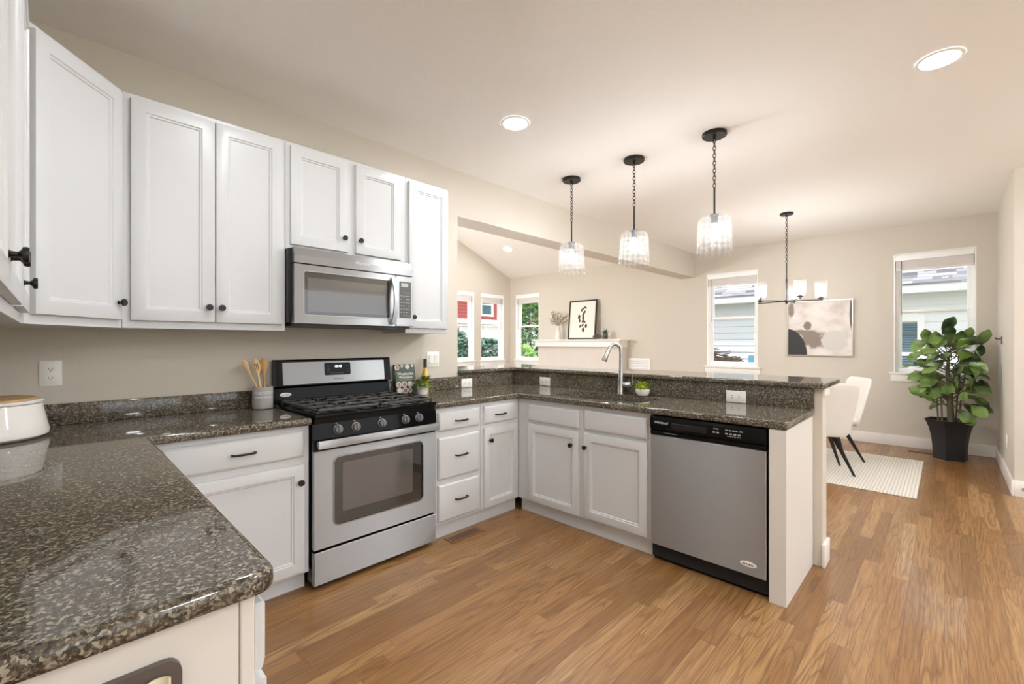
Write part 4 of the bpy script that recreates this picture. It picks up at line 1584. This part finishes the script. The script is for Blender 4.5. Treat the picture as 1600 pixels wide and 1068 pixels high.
# oil bottle
bx_, by_ = 2.463, -0.062
rt = thing('oil_bottle', 'slim bottle of golden oil with dark cap behind the herb plant', 'bottle', (bx_, by_, ZC1))
MB().lathe([(0.026, ZC1 + .0005), (0.029, ZC1 + .006), (0.029, ZC1 + .13), (0.022, ZC1 + .155), (0.0135, ZC1 + .172), (0.0128, ZC1 + .205)], (bx_, by_, 0), 24).build('glass_body', 'bottle', rt)
MB().lathe([(0.0145, ZC1 + .195), (0.0145, ZC1 + .258), (0.013, ZC1 + .262)], (bx_, by_, 0), 20).build('cap', 'bottlecap', rt)


def leaf(mb, base, d, up, L, Wd, curl=0.25, n=6, ob=0.6, fold=0.15):
    """one curved leaf blade; ob shifts the widest place towards the tip"""
    d = d.normalized()
    sd_ = d.cross(up)
    sd_ = sd_.normalized() if sd_.length > 1e-4 else d.orthogonal().normalized()
    nn = sd_.cross(d).normalized()
    vs, fs = [], []
    for i in range(n + 1):
        t = i / n
        q = t ** (1 + ob)
        w = Wd * (math.sin(math.pi * min(1, q * 0.94 + 0.03)) ** 0.75)
        c = base + d * (L * t) + nn * (-curl * L * t * t)
        wav = 0.04 * L * math.sin(5 * t * math.pi)
        vs += [c - sd_ * w + nn * (fold * w + wav), c - sd_ * w * .5 + nn * fold * w * .3, c, c + sd_ * w * .5 + nn * fold * w * .3, c + sd_ * w + nn * (fold * w - wav)]
    for i in range(n):
        for j in range(4):
            a = i * 5 + j
            fs.append((a, a + 1, a + 6, a + 5))
    mb.add(vs, fs)


def rdir(rg, lo=-0.2, hi=1.0):
    a = rg.uniform(0, 2 * math.pi)
    z = rg.uniform(lo, hi)
    s = math.sqrt(max(0, 1 - z * z))
    return Vector((s * math.cos(a), s * math.sin(a), z))


# herb in a white pot beside the range
hx, hy = 2.352, -0.190
rt = thing('potted_herb', 'leafy herb in a small white pot beside the range', 'plant', (hx, hy, ZC1))
MB().lathe([(0.032, ZC1 + .0005), (0.036, ZC1 + .004), (0.044, ZC1 + .074), (0.0445, ZC1 + .078), (0.040, ZC1 + .078), (0.038, ZC1 + .066)], (hx, hy, 0), 28).build('pot', 'ceramic', rt)
rg = random.Random(3)
mb = MB()
for k in range(64):
    d = rdir(rg, -0.15, 0.95)
    b = Vector((hx, hy, ZC1 + .075)) + Vector((d.x * .045, d.y * .045, max(0, d.z) * .055)) * rg.uniform(.5, 1)
    leaf(mb, b, Vector((d.x, d.y, d.z * .5)), Vector((0, 0, 1)), rg.uniform(.035, .06), rg.uniform(.011, .019), 0.3, 4, 0.2)
mb.build('foliage', 'herbleaf', rt)
# lime plant by the faucet
lx_, ly_ = 3.440, -1.415
rt = thing('potted_plant', 'small round lime-green plant in a white bowl beside the faucet', 'plant', (lx_, ly_, ZC1))
MB().lathe([(0.028, ZC1 + .0005), (0.040, ZC1 + .006), (0.050, ZC1 + .026), (0.053, ZC1 + .046), (0.052, ZC1 + .052), (0.048, ZC1 + .052), (0.046, ZC1 + .040)], (lx_, ly_, 0), 30).build('bowl', 'ceramic', rt)
mb = MB()
for k in range(240):
    d = rdir(rg, 0.0, 1.0)
    b = Vector((lx_, ly_, ZC1 + .050)) + Vector((d.x * .050, d.y * .050, d.z * .045)) * rg.uniform(.75, 1)
    leaf(mb, b, d + rdir(rg, -1, 1) * .5, Vector((0, 0, 1)), rg.uniform(.012, .018), rg.uniform(.005, .008), 0.3, 3, 0.0)
mb.sphere((lx_, ly_, ZC1 + .046), 0.044, 16, 8, (1, 1, .85))
mb.build('foliage', 'limeleaf', rt)

# ------------------------------------------------------------------ floor registers
def register(label, x0, x1, y0, y1, m):
    rt = thing('floor_register', label, 'floor vent', ((x0 + x1) / 2, (y0 + y1) / 2, 0), 'floor registers')
    MB().box(x0, x1, y0, y1, 0.0004, 0.005, 0.002, 1).build('frame', m, rt)
    mb = MB()
    if x1 - x0 > y1 - y0:
        k = x0 + .02
        while k < x1 - .025:
            mb.box(k, k + .007, y0 + .018, y1 - .018, 0.0051, 0.0056)
            k += .016
    else:
        k = y0 + .02
        while k < y1 - .025:
            mb.box(x0 + .018, x1 - .018, k, k + .007, 0.0051, 0.0056)
            k += .016
    mb.build('slots', 'slot', rt, smooth=False)


M['oakvent'] = mat('oak_vent_wood', lin(120, 84, 52), 0.4)
register('brown floor register in front of the three-drawer cabinet', 2.22, 2.50, -0.725, -0.630, 'oakvent')
register('brown floor register at the wall beside the fig planter', 7.56, 7.66, -2.97, -2.68, 'oakvent')

# ------------------------------------------------------------------ dining area
tag(MB().box(5.43, 7.06, -2.84, -0.55, 0.0005, 0.010, 0.004, 1).build('area_rug', 'rug'), 'ivory woven rug on the oak floor under the dining chairs', 'rug')


def cushion(mb, X, hw, v0, v1, rc, T, nu=14, nv=18):
    """closed upholstered slab; X(u, v, t) maps to space, hw(v) is the half width, rc the corner radius"""
    def half(v):
        w = hw(v)
        d = min(v - v0, v1 - v)
        if d < rc:
            w -= rc - math.sqrt(max(0, rc * rc - (rc - d) ** 2))
        return w
    vs = []
    vv = []
    for j in range(nv + 1):
        q = 0.5 - 0.5 * math.cos(math.pi * j / nv)
        vv.append(v0 + (v1 - v0) * q)
    uu = [math.sin(math.pi * (i / nu - .5)) for i in range(nu + 1)]
    for sgn in (1, -1):
        for v in vv:
            for u_ in uu:
                e = max(abs(u_), abs(2 * (v - v0) / (v1 - v0) - 1))
                t = T / 2 * math.sqrt(max(0, 1 - e ** 8))
                vs.append(X(u_ * half(v), v, sgn * t))
    fs = []
    N = nu + 1
    K = N * (nv + 1)
    for s in (0, 1):
        for j in range(nv):
            for i in range(nu):
                a = s * K + j * N + i
                fs.append((a, a + 1, a + 1 + N, a + N))
    border = [i for i in range(N)] + [j * N + nu for j in range(1, nv + 1)] + [nv * N + i for i in range(nu - 1, -1, -1)] + [j * N for j in range(nv - 1, 0, -1)]
    for a, b in zip(border, border[1:] + border[:1]):
        fs.append((a, b, b + K, a + K))
    mb.add(vs, fs)


def dining_chair():
    rt = thing('dining_chair', '', 'chair', (0, 0, 0), 'cream dining chairs')
    mb = MB()
    # backrest, local: +y is forward, back at y = -0.2

    def back(u_, v, t):
        y = -0.185 - 0.23 * (v - 0.40) + 0.55 * u_ * u_ + t
        return (u_, y, v)
    cushion(mb, back, lambda v: 0.178 + 0.055 * min(1, (v - 0.36) / 0.42), 0.365, 0.905, 0.07, 0.045)
    mb.build('backrest', 'fabric', rt, ang=60)
    mb = MB()
    cushion(mb, lambda u_, v, t: (u_, v, 0.435 + t + 0.02 * v), lambda v: 0.215 - 0.05 * max(0, -v) / 0.2, -0.20, 0.245, 0.07, 0.085)
    mb.build('seat', 'fabric', rt, ang=60)
    MB().lathe([(0.12, 0.375), (0.13, 0.378), (0.13, 0.392)], (0, 0.02, 0), 20).build('swivel_plate', 'blackmat', rt)
    for a in (45, 135, 225, 315):
        d = Vector((math.cos(R(a)), math.sin(R(a)), 0))
        s_ = Vector((-d.y, d.x, 0))
        top = Vector((0, 0.02, 0.376)) + d * 0.10
        bot = Vector((0, 0.0, 0.0)) + d * 0.295
        loops = []
        for q, w in ((0, .024), (0.15, .023), (1, .009)):
            c = top.lerp(bot, q)
            loops.append([c - s_ * .009 * (1 - .3 * q) - d * w, c + s_ * .009 * (1 - .3 * q) - d * w, c + s_ * .009 * (1 - .3 * q) + d * w, c - s_ * .009 * (1 - .3 * q) + d * w])
        MB().loft(loops).build('leg', 'blackmat', rt, smooth=False)
    return rt


c0 = dining_chair()
c0.location = (5.925, -2.105, 0.0102)
c0.rotation_euler = (0, 0, R(24 - 90))
c0['label'] = 'cream dining chair seen from behind next to the bar end'
c1 = copy_tree(c0)
c1.location = (6.60, -2.09, 0.0102)
c1.rotation_euler = (0, 0, R(124 - 90))
c1['label'] = 'cream dining chair turned sideways behind the other chair'

# wall art
rt = thing('wall_art', 'large abstract painting in greys hanging between the dining windows', 'painting', (XE, -1.743, 1.13))
PX = Fr((XE, 0, 0), (0, -1, 0), (0, 0, 1), (-1, 0, 0))
mb = MB(PX)
a0, a1, z0, z1, f = 1.357, 2.128, 1.118, 1.898, 0.016
for e in ((a0, a0 + f, z0, z1), (a1 - f, a1, z0, z1), (a0 + f, a1 - f, z0, z0 + f), (a0 + f, a1 - f, z1 - f, z1)):
    mb.box(*e, 0.001, 0.038, 0.002, 1)
mb.build('frame', 'framesilver', rt)
MB(PX).box(a0 + f, a1 - f, z0 + f, z1 - f, 0.002, 0.022).build('canvas', 'art', rt, smooth=False)

# white louvered vent low on the east wall
rt = thing('wall_vent', 'white louvered vent on the wall beside the fireplace', 'vent', (XE, 1.0, 0.60))
mb = MB(PX)
for e in ((-1.215, -1.185, 0.50, 1.02), (-0.815, -0.785, 0.50, 1.02), (-1.185, -0.815, 0.50, 0.53), (-1.185, -0.815, 0.99, 1.02)):
    mb.box(*e, 0.001, 0.020, 0.003, 1)
mb.build('frame', 'vinyl', rt)
mb = MB(PX)
for k in range(15):
    z = 0.535 + k * 0.0305
    mb.add([(-1.185, z, .016), (-0.815, z, .016), (-0.815, z + .024, .004), (-1.185, z + .024, .004), (-1.185, z, .014), (-0.815, z, .014), (-0.815, z + .024, .002), (-1.185, z + .024, .002)],
           [(0, 1, 2, 3), (4, 7, 6, 5), (0, 4, 5, 1), (2, 6, 7, 3), (0, 3, 7, 4), (1, 5, 6, 2)])
mb.build('louvers', 'vinyl', rt, smooth=False)

# ------------------------------------------------------------------ fireplace
rt = thing('fireplace', 'white fireplace mantel with pale tiled surround', 'fireplace', (7.7, 2.27, 0))
MB().box(7.53, XE - .001, 1.20, 3.34, 1.340, 1.374, 0.004).build('mantel_shelf', 'trim', rt)
mb = MB()
mb.box(7.57, XE - .001, 1.24, 3.28, 1.225, 1.340, 0.003)
mb.build('mantel_beam', 'trim', rt)
mb = MB()
mb.box(7.66, XE - .001, 1.26, 1.70, 0.0, 1.225)
mb.box(7.66, XE - .001, 2.84, 3.26, 0.0, 1.225)
mb.box(7.66, XE - .001, 1.70, 2.84, 0.75, 1.225)
mb.build('surround', 'surround', rt, smooth=False)
mb = MB()
for y in (1.26, 1.62, 1.98, 2.34, 2.70, 3.02, 3.255):
    mb.box(7.6575, 7.66, y - .004, y + .004, 0.76, 1.225)
mb.build('grout_lines', 'slatgrey', rt, smooth=False)
MB().box(7.80, XE - .001, 1.71, 2.83, 0.0, 0.745).build('firebox', 'black', rt, smooth=False)

mz = 1.3745
# framed botanical print
P = Fr((7.735, 2.515, mz), (0, -1, 0), Vector((0.10, 0, 0.995)).normalized(), (0, 0, 0))
P.w = P.u.cross(P.v)
rt = thing('framed_print', 'black framed botanical print leaning on the mantel', 'picture', (7.735, 2.18, mz))
FW, FH, f = 0.66, 0.785, 0.026
mb = MB(P)
for e in ((0, f, 0, FH), (FW - f, FW, 0, FH), (f, FW - f, 0, f), (f, FW - f, FH - f, FH)):
    mb.box(*e, 0.0, 0.028, 0.002, 1)
mb.build('frame', 'frameblack', rt)
pr = MB(P).box(f, FW - f, f, FH - f, 0.004, 0.014).build('mat_board', 'paper', rt, smooth=False)
mb = MB(P)
for (a, b, r1, r2, an) in ((.36, .63, .040, .018, 50), (.40, .63, .030, .016, -60), (.31, .59, .040, .020, 55), (.37, .54, .042, .024, 60), (.345, .49, .038, .024, 70), (.25, .45, .048, .030, 90),
                           (.35, .43, .044, .026, 85), (.265, .375, .036, .022, 100), (.345, .365, .036, .024, 60), (.385, .345, .030, .022, 70), (.29, .265, .036, .022, 60), (.345, .285, .032, .020, 60),
                           (.425, .265, .042, .028, 85), (.365, .19, .046, .032, 90)):
    ca, sa = math.cos(R(an)), math.sin(R(an))
    pts = []
    for k in range(18):
        q = 2 * math.pi * k / 18
        x, y = r1 * math.cos(q), r2 * math.sin(q)
        pts.append((a + x * ca - y * sa, b + x * sa + y * ca))
    mb.prism(pts, 0.0141, 0.0147)
mb.build('leaf_print', 'print_dark', pr, smooth=False)
# vase with dried flowers
vx, vy = 7.68, 2.735
rt = thing('flower_vase', 'white bottle vase with dried grey flowers on the mantel', 'vase', (vx, vy, mz))
MB().lathe([(0.050, mz), (0.056, mz + .01), (0.056, mz + .13), (0.045, mz + .18), (0.026, mz + .22), (0.024, mz + .275), (0.027, mz + .28)], (vx, vy, 0), 24).build('vase_body', 'vase', rt)
mb = MB()
rg = random.Random(5)
for k in range(34):
    d = Vector((rg.uniform(-.35, .35), rg.uniform(-.95, .95), rg.uniform(.35, 1.0)))
    L = rg.uniform(.17, .36) * (0.75 if d.z < .5 else 1)
    b = Vector((vx, vy, mz + .275))
    e = b + d.normalized() * L
    mb.tube([b, b.lerp(e, .5) + Vector((0, 0, .012)), e], 0.0022, 4)
    for j in range(5):
        c = b.lerp(e, rg.uniform(.6, 1.02)) + rdir(rg, -1, 1) * .018
        mb.sphere(c, rg.uniform(.007, .013), 6, 4)
mb.build('dried_stems', 'dried', rt)
# woven ball and dark bottle
rt = thing('decorative_knot', 'brown woven knot ornament on the mantel beside the print', 'ornament', (7.68, 1.785, mz))
mb = MB()
for k in range(9):
    a = R(20 * k)
    mb.ring((7.68, 1.785, mz + .050), 0.078, 0.009, (math.cos(a), math.sin(a), 0), (0, 0, 0.52), 20, 6)
mb.build('woven_coils', 'candleholder', rt)
rt = thing('glass_bottle', 'dark green glass bottle with succulent at the mantel end', 'bottle', (7.68, 1.60, mz))
MB().lathe([(0.044, mz), (0.047, mz + .008), (0.047, mz + .115), (0.042, mz + .13), (0.036, mz + .135)], (7.68, 1.60, 0), 22).build('bottle_body', 'darkgreenglass', rt)
mb = MB()
for k in range(16):
    d = rdir(rg, 0.1, 1.0)
    leaf(mb, Vector((7.68, 1.60, mz + .13)), d, Vector((0, 0, 1)), rg.uniform(.06, .10), .016, .1, 4, .1)
mb.build('succulent', 'evergreen', rt)
MB().lathe([(0.022, mz), (0.024, mz + .006), (0.024, mz + .09), (0.02, mz + .094)], (7.62, 1.675, 0), 18)
o = MB().lathe([(0.026, mz), (0.028, mz + .004), (0.028, mz + .085), (0.0255, mz + .085), (0.0255, mz + .008)], (7.63, 1.69, 0), 20).build('glass_votive', 'clearglass')
tag(o, 'small clear glass votive between the knot ornament and green bottle', 'glass')

# ------------------------------------------------------------------ fig tree
gx, gy = 7.46, -3.045
rt = thing('potted_fig_tree', 'fiddle-leaf fig tree in a flared black planter by the window', 'plant', (gx, gy, 0))
mb = MB()
hexa = lambda r, z: [(gx + r * math.cos(R(168 + 60 * k)), gy + r * math.sin(R(168 + 60 * k)), z) for k in range(6)]
mb.loft([hexa(.148, 0.0005), hexa(.149, .05), hexa(.153, .15), hexa(.163, .25), hexa(.182, .34), hexa(.208, .41), hexa(.226, .438), hexa(.216, .438), hexa(.192, .400)], True, True)
mb.build('planter', 'planter', rt, ang=25)
MB().loft([hexa(.190, .4003), hexa(.188, .406), hexa(.08, .418)], True, True).build('soil', 'soil', rt)
mb = MB()
rg = random.Random(11)
T0 = Vector((gx, gy - .01, .41))
mb.tube([T0, T0 + Vector((0.01, .006, .12)), T0 + Vector((-.005, .01, .30)), T0 + Vector((0, .03, .55)), T0 + Vector((-.01, .02, .80))], [.034, .030, .026, .018, .010], 10)
mb.build('trunk', 'bark', rt)
for dx, dy in ((0.02, .095), (-.04, .062), (.06, -.05), (0.0, -.075)):
    b = Vector((gx + dx, gy + dy, .41))
    mb = MB()
    mb.tube([b, b + Vector((.01, dy * .15, .25)), b + Vector((.0, dy * .6, .55))], [.008, .008, .006], 7)
    mb.build('stem', 'stem', rt)
mbs = MB()
mbl = MB()
nodes = [T0 + Vector((rg.uniform(-.05, .05), rg.uniform(-.06, .06), .15 + .72 * k / 99)) for k in range(100)]
for k, nd in enumerate(nodes):
    a = k * 2.399 + rg.uniform(-.3, .3)
    h = (nd.z - .5) / .75
    rad = rg.uniform(.06, .25) * (1.0 if h < .75 else .8)
    d = Vector((math.cos(a) * .62, math.sin(a), rg.uniform(-.15, .65) + max(0, h - .6) * .8))
    e = nd + d.normalized() * rad
    if e.x > XE - .14:
        e.x = XE - .14
    if e.y < YS + .10:
        e.y = YS + .10
    mbs.tube([nd, nd.lerp(e, .5) + Vector((0, 0, .015)), e], [.006, .0045, .003], 5)
    ld = Vector((d.x * .7, d.y, rg.uniform(-.55, .7)))
    L = rg.uniform(.13, .205)
    tip = e + ld.normalized() * L
    if tip.x > XE - .05 or tip.y < YS + .04:
        ld = Vector((-abs(ld.x) - .3, ld.y * .3 + (0.3 if tip.y < YS + .04 else 0), ld.z + .3))
    leaf(mbl, e, ld, Vector((rg.uniform(-1.3, .2), rg.uniform(-.7, .7), rg.uniform(.2, 1))), L, L * rg.uniform(.29, .38), rg.uniform(.05, .35), 7, .45, .22)
# tall top leaves
for dx, dy, z, L in ((0, .06, 1.40, .22), (0, -.13, 1.30, .18), (0, .17, 1.27, .20), (-.05, .0, 1.30, .20), (0, -.24, 1.27, .19), (-.1, .10, 1.24, .2), (-.06, -.07, 1.24, .2)):
    b = T0 + Vector((dx * .4, dy * .4, .72))
    e = Vector((gx + dx, gy + dy, z))
    if e.y < YS + .10:
        e.y = YS + .10
    mbs.tube([b, b.lerp(e, .5), e], [.006, .005, .003], 5)
    leaf(mbl, e, Vector((-.1, -dy * .2 - .35 if dy > 0 and z > 1.38 else dy, .8)), Vector((1, 0.3, 0.2)), L, L * .27, .1, 7, .45, .2)
mbs.build('branches', 'stem', rt)
mbl.build('foliage', 'figleaf', rt, ang=60)

# ------------------------------------------------------------------ outside
struct(MB().box(-30, 45, -30, 45, -0.5, -0.35).build('ground', 'grass', smooth=False))
# pale house beyond the dining windows
rt = thing('neighbour_house', 'pale blue sided house with grey shingle roof outside the dining windows', 'house', (14.5, -4, -0.35))
HXW = 13.6
mb = MB()
z = -0.35
k = 0
while z < 2.75:
    mb.add([(HXW - .018, -14, z), (HXW - .018, 4.2, z), (HXW, 4.2, z + .176), (HXW, -14, z + .176), (HXW, -14, z), (HXW, 4.2, z)], [(0, 1, 2, 3), (0, 4, 5, 1)])
    z += .176
mb.box(HXW, HXW + 4.2, -14, 4.2, -0.35, 2.9)
mb.build('wall', 'siding', rt, smooth=False)
mb = MB()
mb.box(HXW - .50, HXW - .02, -14.3, 4.5, 2.38, 2.42)
mb.box(HXW - .55, HXW - .47, -14.3, 4.5, 2.36, 2.56, 0.02)
mb.build('eave', 'white_ext', rt)
mb = MB()
mb.prism([(HXW - .58, 2.53), (HXW - .58, 2.56), (HXW + 2.6, 4.30), (HXW + 2.6, 4.2)], -14.4, 4.6, 'y')
mb.build('roof', 'shingle', rt, smooth=False)
mb = MB()
wy0, wy1 = -2.56, -1.45
for e in ((wy0 - .12, wy0, 0.60, 1.93), (wy1, wy1 + .12, 0.60, 1.93), (wy0, wy1, 0.60, 0.73), (wy0, wy1, 1.78, 1.96), (wy0, wy1, 1.02, 1.10)):
    mb.box(HXW - .05, HXW - .019, e[0], e[1], e[2], e[3])
wf = mb.build('window', 'white_ext', rt, smooth=False)
mb = MB()
for k in range(30):
    zz = 0.735 + k * .0535
    if zz < 1.75:
        mb.add([(HXW - .042, wy0, zz), (HXW - .042, wy1, zz), (HXW - .024, wy1, zz + .05), (HXW - .024, wy0, zz + .05)], [(0, 1, 2, 3)])
mb.build('window_blinds', 'blinddark', wf, smooth=False)
# brush and bin by that wall
rt = thing('brush_pile', 'heap of dry brush against the pale house', 'brush', (12.6, 1.6, -0.35))
mb = MB()
rg = random.Random(21)
for k in range(800):
    y = rg.uniform(0.75, 2.6)
    top = 0.92 + 0.25 * (y - 0.75) / 0.9
    b = Vector((rg.uniform(12.2, 13.0), y, min(top, 1.17) - .08 - 1.35 * rg.random() ** 1.8))
    mb.tube([b, b + Vector((rg.uniform(-.2, .2), rg.uniform(-.12 if y < .9 else -.4, .5), rg.uniform(-.12, .10)))], .017, 4)
mb.build('twigs', 'twig', rt)
tag(MB().box(12.45, 13.1, -0.15, 0.52, -0.35, 1.0, 0.03).build('storage_bin', 'bluebox'), 'blue bin standing by the pale house', 'bin')

# red house beyond the living room
rt = thing('neighbour_house', 'red sided house seen through the living room windows', 'house', (20, 17, -0.35))
HYW = 15.0
mb = MB()
z = -0.35
while z < 5.6:
    mb.add([(8, HYW - .018, z), (30, HYW - .018, z), (30, HYW, z + .17), (8, HYW, z + .17), (8, HYW, z), (30, HYW, z)], [(0, 1, 2, 3), (0, 4, 5, 1)])
    z += .17
mb.box(8, 30, HYW, HYW + 6, -0.35, 5.7)
mb.build('wall', 'redsiding', rt, smooth=False)
mb = MB()
mb.box(8, 30, HYW - .30, HYW - .02, 2.32, 2.55)
mb.box(8, 30, HYW - .05, HYW - .02, 0.9, 2.32)
for x in (10.0, 13.4, 14.9, 16.6, 18.6, 21):
    mb.box(x, x + .16, HYW - .16, HYW - .02, -0.35, 2.34)
mb.build('porch_trim', 'white_ext', rt)
for wx, ww in ((16.35, 1.0), (13.3, 0.9), (19.6, 1.0)):
    mb = MB()
    for e in ((wx, wx + .15, 2.75, 4.05), (wx + ww - .15, wx + ww, 2.75, 4.05), (wx + .15, wx + ww - .15, 2.75, 2.87), (wx + .15, wx + ww - .15, 3.90, 4.05), (wx + .15, wx + ww - .15, 3.36, 3.42)):
        mb.box(e[0], e[1], HYW - .07, HYW - .019, e[2], e[3])
    wf = mb.build('window', 'white_ext', rt, smooth=False)
    MB().box(wx + .15, wx + ww - .15, HYW - .04, HYW - .019, 2.87, 3.90).build('pane', 'blueglass', wf, smooth=False)
mb = MB()
mb.prism([(HYW - .5, 5.5), (HYW - .5, 5.6), (HYW + 3.2, 7.6), (HYW + 6.6, 5.6), (HYW + 6.6, 5.5), (HYW + 3.2, 7.4)], 7.5, 30.5, 'x')
mb.build('roof', 'shingle', rt, smooth=False)
rt = thing('board_fence', 'pale board fence behind the evergreen shrubs', 'fence', (14, 11.5, -0.35))
mb = MB()
for k in range(54):
    mb.box(7 + k * .2, 7 + k * .2 + .188, 11.5, 11.53, -0.35, 1.45)
mb.build('boards', 'fence', rt, smooth=False)
MB().box(7, 17.8, 11.53, 11.58, 1.1, 1.2).build('rail', 'fence', rt, smooth=False)


def shrub(name, label, cat, x, y, r, h, m, n, shape, group, seed, lf=.10, z0=-0.35):
    rt = thing(name, label, cat, (x, y, z0), group)
    MB().tube([(x, y, z0), (x + .02, y, z0 + h * .35), (x, y + .02, z0 + h * .7)], [.05 + h * .012, .04, .02], 8).build('trunk', 'bark', rt)
    rg = random.Random(seed)
    mb = MB()
    for k in range(n):
        t = rg.random() ** (1.5 if shape == 'cone' else 1.0)
        rr = r * ((1 - t) ** .8 if shape == 'cone' else math.sqrt(max(.05, 1 - (2 * t - 1) ** 2)))
        a = rg.uniform(0, 2 * math.pi)
        q = rg.uniform(.55, 1.0) * (1 + .12 * math.sin(5 * a + 9 * t))
        c = Vector((x + rr * q * math.cos(a), y + rr * q * math.sin(a), z0 + h * (.04 + .96 * t)))
        d = Vector((math.cos(a), math.sin(a), rg.uniform(-.5, .7))) + rdir(rg, -1, 1) * .6
        d.normalize()
        s_ = d.orthogonal().normalized()
        L, w = lf * rg.uniform(.7, 1.4), lf * .38
        mb.add([c, c + d * L * .5 + s_ * w, c + d * L, c + d * L * .5 - s_ * w], [(0, 1, 2, 3)])
    mb.build('foliage', m, rt, smooth=False)


EG = 'evergreen shrubs outside the living room'
shrub('evergreen_shrub', 'bushy blue-green evergreen outside the half-hidden window', 'shrub', 8.75, 7.8, 0.75, 2.05, 'evergreen', 2600, 'round', EG, 1, .16)
shrub('evergreen_shrub', 'pale blue-green evergreen outside the corner window', 'shrub', 10.85, 8.2, 0.85, 1.75, 'evergreen', 2600, 'round', EG, 2, .16)
shrub('garden_tree', 'dense conical green tree outside the window beside the mantel', 'tree', 13.9, 9.1, 1.55, 3.5, 'treegreen', 5200, 'cone', 'trees outside the mantel window', 3, .17)
shrub('hedge_bush', 'bright yellow-green bush below the conical tree', 'bush', 10.3, 6.15, 0.45, 1.55, 'yellowgreen', 1500, 'round', None, 4, .12)
shrub('garden_bush', 'dark green bush under the conical tree', 'bush', 11.75, 6.6, 0.55, 1.35, 'evergreen', 1500, 'round', None, 6, .12)
rt = thing('neighbour_house', 'pale house behind the conical tree', 'house', (24, 8, -0.35))
MB().box(23, 28, 5.5, 12, -0.35, 4.6).build('wall', 'siding', rt, smooth=False)
MB().box(22.9, 23.0, 5.5, 12, 2.6, 2.75).build('trim_band', 'blinddark', rt, smooth=False)
MB().prism([(22.6, 4.5), (22.6, 4.6), (25.5, 6.2), (28.4, 4.6), (28.4, 4.5), (25.5, 6.0)], 5.2, 12.3, 'y').build('roof', 'shingle', rt, smooth=False)
